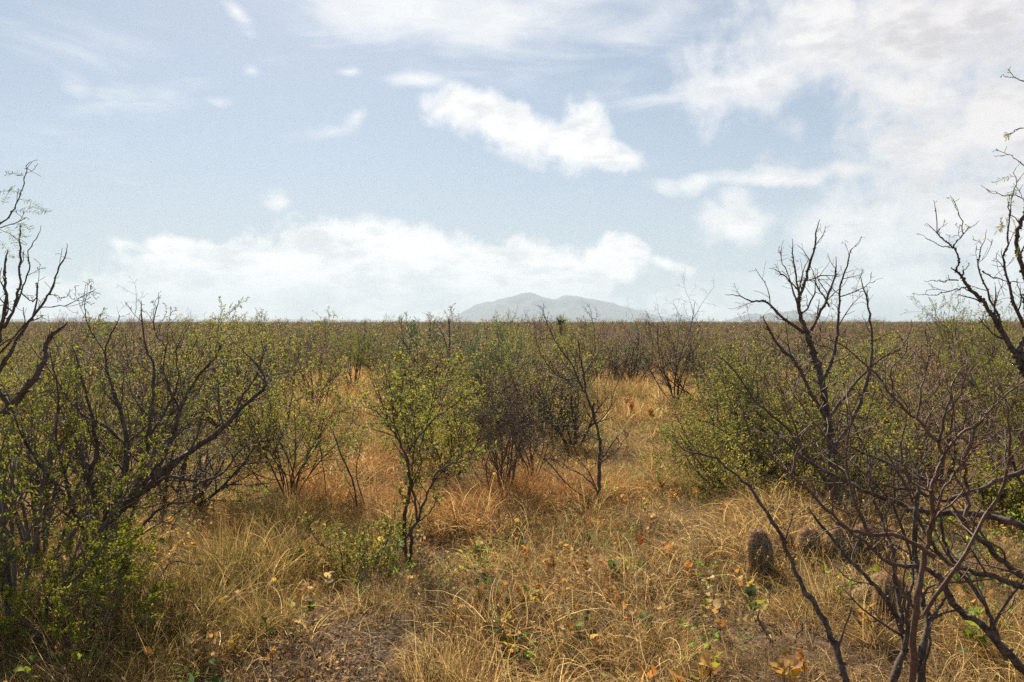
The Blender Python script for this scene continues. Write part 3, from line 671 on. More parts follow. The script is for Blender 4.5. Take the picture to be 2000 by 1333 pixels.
thorny = [
 ([(1765, 1400), (1782, 1290), (1792, 1170), (1806, 1080), (1824, 1010), (1818, 960), (1838, 900), (1833, 862), (1848, 810), (1862, 745)], 3.0, 3.1, .014, .004, 6),
 ([(1838, 900), (1860, 865), (1900, 835), (1940, 795), (1995, 748)], 3.0, 2.95, .006, .003, 5),
 ([(1820, 960), (1780, 940), (1760, 880), (1765, 840)], 3.0, 3.1, .006, .003, 5),
 ([(1833, 862), (1790, 820), (1745, 775), (1700, 722), (1640, 672)], 3.05, 3.3, .007, .003, 7),
 ([(1790, 820), (1800, 760), (1815, 700), (1822, 660)], 3.1, 3.2, .004, .002, 5),
 ([(1745, 775), (1740, 720), (1770, 690), (1770, 660)], 3.2, 3.3, .004, .002, 5),
 ([(1850, 805), (1880, 760), (1890, 700)], 3.1, 3.1, .004, .002, 5),
 ([(1828, 1090), (1760, 1050), (1700, 1045), (1650, 1028), (1600, 978), (1545, 930), (1478, 868), (1450, 800)], 3.0, 3.3, .010, .003, 9),
 ([(1700, 1045), (1670, 980), (1650, 900), (1662, 840), (1655, 780)], 3.1, 3.3, .007, .003, 7),
 ([(1885, 1010), (1890, 960), (1885, 905), (1900, 850), (1930, 800)], 3.0, 3.0, .008, .003, 6),
 ([(1545, 930), (1560, 860), (1545, 800), (1560, 740)], 3.2, 3.3, .005, .002, 7),
 ([(1650, 900), (1610, 850), (1570, 800), (1540, 750)], 3.2, 3.4, .005, .002, 7),
 ([(1806, 1200), (1885, 1080), (1960, 940), (1975, 860), (1960, 780)], 3.0, 3.0, .009, .003, 6),
 ([(1825, 1010), (1840, 960), (1870, 920), (1895, 850)], 3.0, 3.1, .006, .002, 4),
]
traced('thornbush', 'reddish brown thornbush with long straight spines, in front of the dark limbs on the right', 'shrub', on_ground(1765, 1405), thorny, spec('bare', rmin=.0014, bmat='bark_red', tmat='bark_red', maxl=2, nch=[6, 3, 2]), 28, kids=9, klen=.30, leafp=.3, thorns=26, thorn_len=.05, kang=(35, 80))

deadb = [
 ([(1610, 1360), (1570, 1310), (1532, 1272), (1495, 1236), (1480, 1205)], 3.9, 4.1, .012, .006, 2),
 ([(1540, 1276), (1560, 1240), (1575, 1202)], 4.0, 4.0, .006, .003, 2),
]
traced('dead_branch', 'short forked grey dead branch rising from the grass beside the dark limb', 'branch', on_ground(1610, 1345), deadb, spec('bare', rmin=.0016, bmat='bark_grey', maxl=2, nch=[3, 2, 2]), 29, kids=2, klen=.14, leafp=0, trunk_first=False)
sap = [
 ([(700, 1000), (690, 945), (672, 900), (653, 852)], 6.9, 6.9, .010, .006, 2),
 ([(712, 985), (696, 930), (700, 890), (705, 868)], 6.9, 6.9, .006, .003, 3),
 ([(640, 965), (632, 920), (625, 880), (622, 858)], 7.2, 7.2, .005, .003, 3, 1),
 ([(655, 1005), (700, 968), (740, 985)], 6.8, 6.6, .004, .002, 3),
]
traced('dead_sapling', 'dead dark sapling of thin snapped poles left of the slender young tree', 'branch', on_ground(706, 1010), sap, spec('bare', rmin=.0014, bmat='bark_dark', maxl=2, nch=[3, 2, 2]), 30, kids=3, klen=.2, leafp=.5, trunk_first=False)
stick = [([(288, 1112), (330, 1104), (375, 1101), (420, 1102), (460, 1105), (500, 1108)], 4.9, 4.95, .007, .003, 2)]
sk = traced('fallen_stick', 'long thin grey stick lying across the dry grass by the thick trunk', 'stick', on_ground(395, 1150), stick, spec('bare', rmin=.0012, bmat='bark_grey', maxl=1, nch=[2]), 31, kids=3, klen=.05, leafp=0, trunk_first=False)

# ---- untraced bushes with a look of their own
add_bush('acacia', 1480, 7.9, 1.45, 1.15, 41, 'broad dense bush with bright yellow green leaves right of the grassy lane', split=True, name='acacia_bush', stems=(15, 17), nch=[11, 7, 4], leaves=[0, 1.3, 2, 2.3], lean=(14, 74), r0=.014, leaf=(.019, .010), lmat='leaf_bright')
add_bush('acacia', 1590, 7.2, 1.3, 1.15, 141, 'second low spreading bright leaved bush close behind the crossing limbs', split=True, name='acacia_bush', stems=(11, 13), nch=[10, 6, 3.5], leaves=[0, 2, 2.6, 3], lean=(14, 70), r0=.012, leaf=(.020, .010), lmat='leaf_acacia')
add_bush('acacia', 1425, 9.6, 1.15, 1.1, 42, 'leafy yellow green bush leaning over the lane beside the broad one', name='acacia_bush', nch=[9, 6, 3.5], leaves=[0, 1.8, 2.6, 3], lean=(14, 68), r0=.012, leaf=(.024, .013), lmat='leaf_bright')
add_bush('mesquite', 1640, 8.8, 1.35, 1.2, 43, 'brown and green tangle behind the tall knobbly tree', name='mesquite_bush', leaves=[0, 0, 2, 3])
add_bush('bare', 980, 7.4, 1.12, .48, 44, 'grey upright twiggy bush between the slender young tree and the bare sapling', name='twiggy_bush', nch=[8, 5, 2.2], stems=(10, 12), trop=[.10, .10, .08, 0], r0=.009, lean=(4, 50), tmat='twig_dull', bmat='twig_dull')
add_bush('bare', 1040, 8.6, 1.05, .65, 45, 'brown leafless bush just behind the grey upright one', name='twiggy_bush', bmat='bark_twig', tmat='bark_twig', lean=(4, 38), stems=(7, 8), r0=.010, nch=[6, 4, 2])
add_bush('acacia', 566, 7.3, 1.25, .52, 46, 'narrow upright bush with scattered green leaves and dark stems, left of the clearing', name='acacia_bush', leaves=[.5, 1.2, 1.8, 2.2], nch=[9, 6, 3.2], stems=(11, 13), r0=.008, lean=(4, 52))
add_bush('creosote', 690, 19.0, 1.3, 1.05, 47, 'fan shaped bush with a green heart on the russet grass mound', name='creosote_bush', split=True)
add_bush('acacia', 450, 11.2, 1.5, .9, 48, 'rounded light green bush behind the thick trunk', name='acacia_bush', leaves=[0, 2, 3, 4])
add_bush('bare', 372, 12.5, 1.9, .75, 49, 'bare pale treelet with a fine fan of twigs above the horizon at the left', name='twiggy_bush', tmat='bark_grey', stems=(3, 4))
add_bush('mesquite', 335, 6.9, 1.02, 1.1, 50, 'dense leafless tangle behind the thick leaning trunk', name='mesquite_bush', nch=[9, 6, 3], leaves=[0, 0, .6, .8])
add_bush('mesquite', 120, 6.4, 1.02, 1.1, 51, 'dark crowded bush at the left behind the pale barked tree', name='mesquite_bush', nch=[9, 5, 3], leaves=[0, 0, .6, .8], lmat='leaf_acacia')
add_bush('creosote', 30, 4.4, 1.15, 1.1, 52, 'deep green creosote with clumped leaves at the lower left corner', name='creosote_bush')
add_bush('creosote', 165, 4.1, .62, 1.2, 53, 'low creosote sprig with glossy lime leaves at the foot of the thick trunk', name='creosote_bush', r0=.008)
add_bush('creosote', 205, 5.6, 1.42, .6, 54, 'yellow green creosote top showing between the crooked branches', name='creosote_bush')
add_bush('acacia', 690, 5.35, .50, 1.6, 55, 'low spreading shrublet with fresh green leaves at the foot of the slender tree', name='green_shrublet', lmat='leaf_bright', r0=.006, leaf=(.02, .012), leaves=[0, 1.6, 2, 2.1], nch=[6, 4, 2], stems=(13, 16), bmat='bark_twig')
add_bush('sage', 955, 13.5, 1.45, .75, 56, 'soft blue green feathery bush beneath the mountain', name='sage_bush')
add_bush('sage', 812, 33, 1.45, 1.3, 57, 'dark green rounded bush in the distant scrub', name='sage_bush', split=False)
add_bush('mesquite', 1085, 12.5, 1.05, .8, 58, 'dark stemmed bush behind the bare sapling', name='mesquite_bush')
add_bush('bare', 1320, 15.5, 2.1, .9, 59, 'tall leafless bush whose twigs cross the skyline right of the mountain', name='twiggy_bush', tmat='bark_twig', stems=(8, 10))
add_bush('mesquite', 1235, 21, 1.4, .9, 60, 'olive bush at the far end of the grassy lane', name='mesquite_bush', leaves=[0, 0, 3, 3])
add_bush('bare', 1880, 13.0, 1.75, 1.1, 61, 'brown leafless bush on the skyline between the two tall trees', name='twiggy_bush')
add_bush('creosote', 1960, 8.6, 1.35, .9, 62, 'golden green creosote by the right edge', name='creosote_bush')
add_bush('creosote', 1905, 12.0, 1.78, .5, 63, 'narrow creosote poking over the horizon near the right edge', name='creosote_bush')
add_bush('bare', 1760, 9.8, 1.35, 1.2, 64, 'wiry brown thicket behind the reddish thornbush', name='twiggy_bush', bmat='bark_red', tmat='twig_brown')
add_bush('acacia', 1990, 6.3, .6, 1.2, 65, 'small fresh green bush among the right hand limbs', name='acacia_bush', lmat='leaf_acacia')
add_bush('bare', 505, 9.5, 1.35, .8, 66, 'thin grey leafless bush left of the narrow upright one', name='twiggy_bush')
add_bush('acacia', 880, 8.6, 1.0, .85, 67, 'light green leafy bush behind the slender young tree', name='acacia_bush', leaves=[1, 2.5, 3, 3.5], r0=.011, nch=[9, 6, 3])
add_bush('acacia', 780, 14.0, 1.1, .8, 68, 'pale green bush at the edge of the russet mound', name='acacia_bush', leaves=[0, 2, 3, 3])
add_bush('tarbush', 1700, 6.6, .9, 1.1, 70, 'low olive bush behind the row of cacti', name='olive_bush')
add_bush('mesquite', 250, 9.0, 1.2, 1.0, 71, 'brown thicket rising to the horizon behind the crooked branches', name='mesquite_bush', nch=[8, 5, 3], leaves=[0, 0, 1, 1])
add_bush('mesquite', 1470, 13.0, 1.4, .9, 72, 'greenish bush touching the horizon behind the broad bright bush', name='mesquite_bush', leaves=[0, 0, 4, 4], lmat='leaf_acacia')

add_bush('creosote', 70, 5.4, 1.35, 1.1, 73, 'thick dark green creosote filling the left edge below the pale barked tree', name='creosote_bush', leaves=[0, 0, 4, 5])
for (px_, d_, h_, w_, sd_, kd_, tx_, kw_) in (
  (800, 10.6, 1.2, .9, 81, 'acacia', 'olive leafy bush right behind the slender tree crown', {}), (905, 11.4, 1.2, .9, 82, 'mesquite', 'dull green bush between slender tree and grey bush, farther back', dict(leaves=[0, 0, 2, 2], lmat='leaf_acacia')),
  (1010, 12.2, 1.3, .8, 83, 'acacia', 'soft green bush seen past the brown leafless bush', {}), (1120, 11.0, 1.1, .9, 84, 'acacia', 'pale green open bush seen through the bare sapling', dict(leaves=[0, 1, 1.6, 2])),
  (610, 14.8, 1.2, .9, 85, 'tarbush', 'olive bush at the left foot of the russet mound', {}), 
  (1700, 8.4, 1.25, 1.0, 87, 'acacia', 'yellowish leafy bush behind the tall knobbly tree, to its right', {}), (1830, 7.6, 1.15, 1.0, 88, 'bare', 'brown twig tangle behind the reddish thornbush tips', dict(bmat='bark_red', tmat='twig_brown'))):
    add_bush(kd_, px_, d_, h_, w_, sd_, tx_, name={'acacia': 'acacia_bush', 'mesquite': 'mesquite_bush', 'bare': 'twiggy_bush', 'tarbush': 'olive_bush'}[kd_], **kw_)
# yucca on the skyline
yb = at(1095, 640, 38); e = empty('yucca', (yb.x, 38, 0), 'spiky yucca head on the skyline under the right summit', 'yucca')
v, f = tubes([([Vector((0, 0, -.05)), Vector((.02, 0, .6)), Vector((0, .02, 1.2)), Vector((0, 0, 1.62))], [.12, .10, .10, .09])], 8, None, .1); link('trunk', mesh_np('trunk', v, f, M['straw_grey']), e)
rng.seed(3); ll = []
for k in range(90):
    a = rng.uniform(0, 6.28); el = rng.uniform(-.3, 1.5); dd = Vector((math.cos(a) * math.cos(el), math.sin(a) * math.cos(el), math.sin(el)))
    b = Vector((0, 0, 1.6)); ll.append(([b, b + dd * .25, b + dd * .46], [.012, .010, .001]))
v, f = tubes(ll, 3); link('foliage', mesh_np('foliage', v, f, M['leaf_sage']), e, 'stuff')

# pinnate mesquite leaves on the shoots at both edges
def pinnate(parent, spots, lm, seed):
    rs = random.Random(seed); L = []; st = []
    for (px, py, d, ang, ln) in spots:
        p = at(px, py, d); k = d / F; dirv = Vector((math.cos(R(ang)), rs.uniform(-.3, .3), math.sin(R(ang)))).normalized()
        n = 9; q = p.copy(); pts = [q.copy()]
        for i in range(n):
            dirv = (dirv + Vector((0, 0, -.08))).normalized(); q = q + dirv * ln / n; pts.append(q.copy())
            for s in (-1, 1):
                sd = (around(dirv, R(62), rs.uniform(-.3, .3) + (0 if s > 0 else math.pi))); L.append((q.copy(), sd))
        st.append((pts, [.0008] * len(pts)))
    org = parent.location
    r2 = np.random.RandomState(seed); pos = np.array([tuple(a[0]) for a in L]) - np.array(org); dr = np.array([tuple(a[1]) for a in L])
    v, f = leaf_quads(pos, dr, .022, .0045, r2, spread=.12)
    link('leaflets', mesh_np('leaflets', v, f, M[lm], False), parent, 'stuff')
    v, f = tubes(st, 3, tuple(org)); link('leaf_stalks', mesh_np('leaf_stalks', v, f, M['bark_twig']), parent, 'stuff')
pinnate(edge_tree, [(20, 415, 4.0, 20, .14), (40, 390, 4.0, -5, .13), (52, 405, 4.0, 8, .1), (5, 400, 4.0, 60, .12), (12, 440, 4.0, -60, .12), (30, 436, 4.0, 0, .1), (0, 470, 4.1, -50, .1), (48, 345, 4.0, 150, .08), (-10, 380, 4.0, 25, .14), (35, 436, 4., -70, .07)], 'leaf_sage', 5)
pinnate(edge_r_tree, [(1985, 345, 3.95, 175, .10), (1960, 435, 3.95, -120, .05), (1965, 440, 3.95, 200, .06), (1975, 425, 3.95, -60, .05), (1995, 370, 3.95, 190, .07), (1998, 385, 3.95, -80, .06), (1975, 262, 3.9, 200, .03), (1990, 480, 3.9, -90, .05), (1955, 445, 3.9, 100, .04)], 'leaf_acacia', 6)

# ---- the scrub beyond: a library of bushes, placed singly, the farthest as one mass
LIB = []
def lib(kind, h, wid, seed, **kw):
    sp = spec(kind, **kw); out, sites = make_bush(sp, h, wid, seed)
    v, f = tubes(out[0] + out[1], 4, None, .1, seed); a = mesh_np('branches', v, f, M[sp.bmat])
    b = None
    if out[2] + out[3]:
        v, f = tubes(out[2] + out[3], 3); b = mesh_np('twigs', v, f, M[sp.tmat])
    c = foliage_mesh('foliage', sites, sp, (0, 0, 0), seed)
    LIB.append((kind, h, a, b, c))
for s in range(3): lib('mesquite', 1.5, 1.0, 100 + s, tmat='twig_brown', rmin=.003, nch=[7, 4, 2], leaves=[0, 0, 2.2, 2.2], leaf=(.035, .013))
for s in range(3): lib('bare', 1.5, .95, 110 + s, tmat='twig_brown', rmin=.003, nch=[7, 4, 2], leaf=(.03, .014), leaves=[0, 0, 1, 1.6])
for s in range(3): lib('acacia', 1.4, 1.1, 120 + s, tmat='twig_brown', rmin=.003, nch=[7, 4, 2], leaves=[0, 3, 4, 4], leaf=(.034, .018))
for s in range(2): lib('creosote', 1.4, 1.0, 130 + s, rmin=.0028, leaves=[0, 0, 4, 4], nch=[5, 4, 2], leaf=(.030, .014))
for s in range(2): lib('sage', 1.1, 1.2, 140 + s, rmin=.0028, leaves=[0, 7, 9], leaf=(.042, .013))
for s in range(3): lib('tarbush', 1.2, 1.2, 150 + s, rmin=.003, leaves=[0, 4, 5], leaf=(.034, .017))
for s in range(3): lib('russet', 1.1, 1.2, 160 + s, rmin=.003, leaves=[0, 3, 4], leaf=(.032, .016))
KI = {}
for i, l in enumerate(LIB): KI.setdefault(l[0], []).append(i)
NAMES = {'mesquite': ('mesquite_bush', 'dark stemmed mesquite bush'), 'bare': ('twiggy_bush', 'grey leafless twiggy bush'), 'acacia': ('acacia_bush', 'yellow green leafy bush'),
         'creosote': ('creosote_bush', 'fan shaped creosote bush'), 'sage': ('sage_bush', 'low blue green bush'), 'tarbush': ('olive_bush', 'dull olive brown bush'), 'russet': ('russet_bush', 'dry russet brown bush')}
rng.seed(77)
spots = []
y = 9.0
while y < 1000:
    cell = 1.05 + y * .012 if y < 60 else 1.8 + (y - 60) * .016
    half = y * .70 + 2
    x = -half + rng.random() * cell
    while x < half:
        spots.append((x + rng.uniform(-.45, .45) * cell, y + rng.uniform(-.45, .45) * cell, rng.random(), rng.random(), rng.random()))
        x += cell
    y += cell
def patch(x, y, s): return math.sin(x * .21 * s + 1.3) + math.sin(y * .17 * s + x * .08 * s + .4) + math.sin((x + y) * .11 * s)
far_pts = []; singles = []
for (x, y, a, b, c) in sorted(spots, key=lambda q: q[1]):
    px = 1000 + F * x / y
    # clearings where the photo shows open grass
    if y < 16 and 530 < px < 800: continue
    if y < 23 and 585 < px < 755: continue
    if y < 15 and 1140 < px < 1400: continue
    if y < 20 and 1175 < px < 1345: continue
    if y < 10.3: continue
    if a < (.13 if y < 45 else .2 if y < 90 else .1): continue
    k = patch(x, y, 1)
    wts = {'mesquite': 2.2, 'bare': 2.4 + (y > 32) * 2.0 + (px > 1500) * 1.6, 'acacia': (2.2 + max(0, k) * 1.4) * (1 if y < 38 else .25), 'creosote': 1.3 if y < 60 else .6, 'sage': 1.0 + max(0, -k) * .8, 'tarbush': 1.6 if y < 50 else .7, 'russet': 1.3 + (y > 32) * 4.5 + (px > 1600) * 1.5}
    tot = sum(wts.values()); r = b * tot
    for kind, wv in wts.items():
        r -= wv
        if r <= 0: break
    i = KI[kind][int(c * 97) % len(KI[kind])]
    s = .80 + .38 * ((c * 7.77) % 1.0)
    s *= .85 if y < 24 else .82
    if (c * 31.7) % 1 > (.86 if 25 < y < 130 else .90): s *= rng.uniform(1.2, 1.45) if y < 60 else rng.uniform(1.25, 1.75)
    if len(singles) < 250 and abs(x) < y * .66: singles.append((x, y, i, s, c))
    else: far_pts.append((x, y, i, s, c))
ZONES = [(-9999, 'past the pale barked tree'), (120, 'behind the crooked branches'), (330, 'behind the thick leaning trunk'), (520, 'beyond the narrow upright bush'), (640, 'beyond the russet mound'), (760, 'beyond the slender tree'),
         (880, 'under the left foot of the mountain'), (1000, 'under the left summit'), (1110, 'under the right summit'), (1210, 'under the right slope of the mountain'), (1330, 'beyond the broad bright bush'),
         (1470, 'just left of the tall knobbly tree'), (1600, 'just right of the tall knobbly tree'), (1730, 'beyond the reddish thornbush'), (1850, 'beyond the spiny right edge tree')]
seen_labels = {}
for (x, y, i, s, c) in singles:
    kind, h, a, b, l = LIB[i]; nm, lb = NAMES[kind]; px = 1000 + F * x / y
    zl = [z for p_, z in ZONES if px >= p_][-1]; dep = 'at the near edge' if y < 15.5 else 'in the first rows' if y < 19 else 'in the middle rows' if y < 23 else 'in the back rows' if y < 28 else 'far back'
    sz = 'small ' if s < .92 else 'tall ' if s > 1.06 else ''
    base = '%s%s %s, %s' % (sz, lb, dep, zl)
    dep, base_label = dep, base
    e = empty(nm, (x, y, H(x, y)), base_label, 'shrub', base_label.replace(',', ''))
    e.rotation_euler = (0, 0, c * 50); e.scale = (s, s, s)
    link('branches', a, e, 'stuff')
    if b: link('twigs', b, e, 'stuff')
    link('foliage', l, e, 'stuff')

# ------------------------------------------------------------------ scattered stuff through geometry nodes
def scatter(name, pts, rots, scl, idx, objs, label):
    coll = bpy.data.collections.new(name + '_kinds')
    for k, me in enumerate(objs):
        o = bpy.data.objects.new('%s_kind_%03d' % (name, k), me); coll.objects.link(o)
    me = bpy.data.meshes.new(name); me.vertices.add(len(pts)); me.vertices.foreach_set('co', np.asarray(pts, np.float32).ravel())
    a = me.attributes.new('turn', 'FLOAT_VECTOR', 'POINT'); a.data.foreach_set('vector', np.asarray(rots, np.float32).ravel())
    a = me.attributes.new('grow', 'FLOAT', 'POINT'); a.data.foreach_set('value', np.asarray(scl, np.float32).ravel())
    a = me.attributes.new('pick', 'INT', 'POINT'); a.data.foreach_set('value', np.asarray(idx, np.int32).ravel())
    o = bpy.data.objects.new(name, me); C.objects.link(o); o['kind'] = 'stuff'; o['label'] = label
    ng = bpy.data.node_groups.new(name, 'GeometryNodeTree')
    ng.interface.new_socket('Geometry', in_out='INPUT', socket_type='NodeSocketGeometry'); ng.interface.new_socket('Geometry', in_out='OUTPUT', socket_type='NodeSocketGeometry')
    n = ng.nodes; gi = n.new('NodeGroupInput'); go = n.new('NodeGroupOutput'); ip = n.new('GeometryNodeInstanceOnPoints'); ci = n.new('GeometryNodeCollectionInfo')
    ci.inputs['Collection'].default_value = coll; ci.inputs['Separate Children'].default_value = True; ci.inputs['Reset Children'].default_value = True
    def att(nm, ty):
        q = n.new('GeometryNodeInputNamedAttribute'); q.data_type = ty; q.inputs['Name'].default_value = nm; return [s for s in q.outputs if s.enabled and s.name == 'Attribute'][0]
    L = ng.links.new
    L(gi.outputs[0], ip.inputs['Points']); L(ci.outputs[0], ip.inputs['Instance']); ip.inputs['Pick Instance'].default_value = True
    L(att('pick', 'INT'), ip.inputs['Instance Index']); L(att('turn', 'FLOAT_VECTOR'), ip.inputs['Rotation']); L(att('grow', 'FLOAT'), ip.inputs['Scale'])
    L(ip.outputs[0], go.inputs[0])
    md = o.modifiers.new('scatter', 'NODES'); md.node_group = ng
    return o
def joined(meshes, name):
    vs = []; fs = []; mats = []; mi = []; off = 0
    for m in meshes:
        if m is None: continue
        n = len(m.vertices); co = np.empty(n * 3, np.float32); m.vertices.foreach_get('co', co); vs.append(co.reshape(-1, 3))
        ln = len(m.loops); li = np.empty(ln, np.int32); m.loops.foreach_get('vertex_index', li)
        lt = np.empty(len(m.polygons), np.int32); m.polygons.foreach_get('loop_total', lt); ls = np.empty(len(m.polygons), np.int32); m.polygons.foreach_get('loop_start', ls)
        for k in (3, 4):
            sel = ls[lt == k]
            if len(sel): fs.append(li[sel[:, None] + np.arange(k)] + off); mi.append(np.full(len(sel), len(mats), np.int32))
        mats.append(m.materials[0]); off += n
    me = mesh_np(name, np.concatenate(vs), fs, None, False)
    for m in mats: me.materials.append(m)
    me.polygons.foreach_set('material_index', np.concatenate(mi)); return me
libj = [joined(l[2:5], 'bush') for l in LIB]
fp = np.array([(x, y, float(H(x, y)) if y < 60 else 0.0) for (x, y, i, s, c) in far_pts])
scatter('distant_scrub', fp, [(0, 0, q[4] * 50) for q in far_pts], [q[3] for q in far_pts], [q[2] for q in far_pts], libj, 'brown and green scrub covering the plain to the horizon')

# ---- grass
def tuft(n, rad, L, lean, curl, width, seed, mat_, nseg=5, grav=.35, tipw=.15):
    rs = np.random.RandomState(seed)
    a = rs.uniform(0, 2 * math.pi, n); r = rad * np.sqrt(rs.uniform(0, 1, n))
    p = np.stack([r * np.cos(a), r * np.sin(a), np.full(n, -.015)], -1)
    az = a + rs.normal(0, .9, n); ln = np.abs(rs.normal(lean, lean * .5, n)).clip(0, 1.5)
    d = np.stack([np.sin(ln) * np.cos(az), np.sin(ln) * np.sin(az), np.cos(ln)], -1)
    ax = unit(rs.normal(0, 1, (n, 3))); cu = rs.normal(0, curl, (n, 1))
    seg = (L * rs.uniform(.45, 1.2, n) / nseg)[:, None]
    side = unit(np.cross(d, rs.normal(0, 1, (n, 3)))); V = []
    for i in range(nseg + 1):
        wd = width * (1 - (1 - tipw) * (i / nseg) ** 1.3)
        V.append(p - side * wd / 2); V.append(p + side * wd / 2)
        d = unit(d + np.array([0, 0, -grav / nseg]) * (1 + i * .3) + np.cross(ax, d) * cu)
        side = unit(side - d * np.sum(side * d, 1, keepdims=True))
        p = p + d * seg; p[:, 2] = np.maximum(p[:, 2], .003)
    V = np.stack(V, 1).reshape(-1, 3); k = 2 * (nseg + 1)
    b = (np.arange(n) * k)[:, None]; F_ = []
    for i in range(nseg): F_.append(np.concatenate([b + 2 * i, b + 2 * i + 1, b + 2 * i + 3, b + 2 * i + 2], 1))
    return mesh_np('tuft', V, [np.concatenate(F_)], M[mat_], True)
T = []
for s in range(3): T.append(tuft(56, .08, .23, .75, .42, .0034, 200 + s, 'straw', 6, .7))                # 0-2 arching
for s in range(3): T.append(tuft(70, .10, .19, .9, .8, .0034, 210 + s, 'straw', 7, .6))             # 3-5 curly
for s in range(2): T.append(tuft(50, .06, .25, .55, .28, .0036, 220 + s, 'straw_orange', 6, .6))         # 6-7 russet
for s in range(2): T.append(tuft(60, .09, .20, .85, .65, .0034, 230 + s, 'straw_grey', 7, .6))         # 8-9 weathered
for s in range(2): T.append(tuft(50, .06, .27, .45, .2, .0034, 240 + s, 'straw_green'))           # 10-11 greenish
for s in range(2): T.append(tuft(60, .14, .20, 1.3, .5, .0034, 250 + s, 'straw_grey', 6, .5))    # 12-13 thatch
for s in range(2): T.append(tuft(60, .16, .14, 1.1, .6, .0032, 260 + s, 'straw', 5, .5))         # 14-15 short mat
NT_ = len(T)
# coarser tufts for the distance
for s in range(2): T.append(tuft(46, .18, .34, .5, .2, .010, 270 + s, 'straw', 3))                # 16-17
for s in range(1): T.append(tuft(46, .18, .32, .5, .2, .010, 280 + s, 'straw_orange', 3))         # 18
rs = np.random.RandomState(9)
bare_spots = [(*on_ground(650, 1300), .55, .34), (*on_ground(740, 1250), .40, .22), (*on_ground(1080, 1245), .40, .13), (*on_ground(620, 1210), .30, .3), (*on_ground(620, 1345), .7, .25), (*on_ground(1010, 1330), .5, .25)]
def openness(x, y):
    o = np.zeros_like(x)
    for bx, by, rx, ry in bare_spots: o = np.maximum(o, np.clip(1.25 - np.sqrt(((x - bx) / rx) ** 2 + ((y - by) / ry) ** 2), 0, 1))
    return np.clip(o * 1.6 + .5 * np.sin(x * 9 + 3 * np.sin(y * 7)) * o, 0, 1)
def cand(n, y0, y1, pw=1.0):
    # points in the view wedge, uniform over the ground
    u = rs.uniform(0, 1, n); y = np.sqrt(y0 ** 2 + u * (y1 ** 2 - y0 ** 2)); x = rs.uniform(-1, 1, n) * (y * .72 + .6)
    return x, y
def low(x, y, f, ph): return np.sin(x * f + ph) + np.sin(y * f * .8 - ph * 2 + 1.7 * np.sin(x * f * .43)) + np.sin((x - y) * f * .6 + ph * 3)
GP = []; GR = []; GS = []; GI = []
def add_grass(x, y, s, i, tilt=.12):
    n = len(x); GP.append(np.stack([x, y, hgt(x, y)], -1)); GR.append(np.stack([rs.normal(0, tilt, n), rs.normal(0, tilt, n), rs.uniform(0, 6.28, n)], -1)); GS.append(s); GI.append(i)
for (n, y0, y1) in ((15000, 2.4, 8), (18000, 8, 20)):
    x, y = cand(n, y0, y1); op = openness(x, y); clump = low(x, y, 3.1, .7)
    keep = rs.uniform(0, 1, n) > op * 1.0
    keep &= rs.uniform(0, 1, n) < np.clip(.62 + .5 * (clump + .6 * low(x, y, 7.3, 2.2)), .18, 1)
    x, y, clump = x[keep], y[keep], clump[keep]; n = len(x)
    px = 1000 + F * x / y; py = 628 + 2643 / y
    r = rs.uniform(0, 1, n); i = rs.randint(0, 3, n)
    i = np.where(r < .42, rs.randint(3, 6, n), i)
    i = np.where((r > .66) & (r < .88), rs.randint(8, 10, n), i)
    ru = low(x, y, .9, 2.1) + 2.2 * np.exp(-((px - 650) / 120) ** 2 - ((py - 810) / 60) ** 2) + .8 * (px < 620)
    i = np.where((rs.uniform(0, 1, n) < np.clip((ru - .6) * .24, 0, .75)), rs.randint(6, 8, n), i)
    gr = low(x, y, 1.3, 4.4); i = np.where((gr > .9) & (rs.uniform(0, 1, n) < .45), rs.randint(10, 12, n), i)
    s = rs.uniform(.5, 1.2, n) * np.clip(1 + .26 * (clump + .5 * low(x, y, 7.3, 2.2)), .5, 1.6)
    s = s * np.where(y < 4.2, .95, 1.22) * np.where((i == 10) | (i == 11), .78, 1)
    add_grass(x, y, s, i)
# lying thatch and short mat everywhere
x, y = cand(20000, 2.4, 14); op = openness(x, y); keep = rs.uniform(0, 1, len(x)) > op * .5; x, y = x[keep], y[keep]
add_grass(x, y, rs.uniform(.5, 1.2, len(x)), rs.randint(12, 16, len(x)), .05)
x, y = cand(11000, 20, 60); add_grass(x, y, rs.uniform(.6, 1.3, len(x)), rs.choice([16, 17, 18], len(x), p=[.4, .3, .3]))
x, y = cand(5000, 13, 26); add_grass(x, y, rs.uniform(.6, 1.1, len(x)), rs.choice([16, 17, 18], len(x), p=[.4, .3, .3]))
scatter('dry_grass', np.concatenate(GP), np.concatenate(GR), np.concatenate(GS), np.concatenate(GI), T, 'dry golden grass covering the plain between the bushes')

# litter: clods, chips of wood and dead leaves on the bare soil
def clod(seed):
    rs = np.random.RandomState(seed); v = np.array([(0, 0, 1), (1, 0, 0), (.3, .95, 0), (-.8, .6, 0), (-.8, -.6, 0), (.3, -.95, 0), (0, 0, -.5)], float) * rs.uniform(.6, 1.2, (7, 1)); v[:, 2] *= .6
    f = [(0, 1, 2), (0, 2, 3), (0, 3, 4), (0, 4, 5), (0, 5, 1), (6, 2, 1), (6, 3, 2), (6, 4, 3), (6, 5, 4), (6, 1, 5)]
    return mesh_np('clod', v * .011, [np.array(f)], M['ground'], False)
def chips(seed):
    rs = np.random.RandomState(seed); n = 14; pos = np.stack([rs.uniform(-.07, .07, n), rs.uniform(-.07, .07, n), rs.uniform(.003, .02, n)], -1)
    d = unit(np.stack([rs.normal(0, 1, n), rs.normal(0, 1, n), rs.normal(0, .2, n)], -1)); v, f = leaf_quads(pos, d, .020, .011, rs, spread=.2); return mesh_np('chips', v, f, M['leaf_dead'], False)
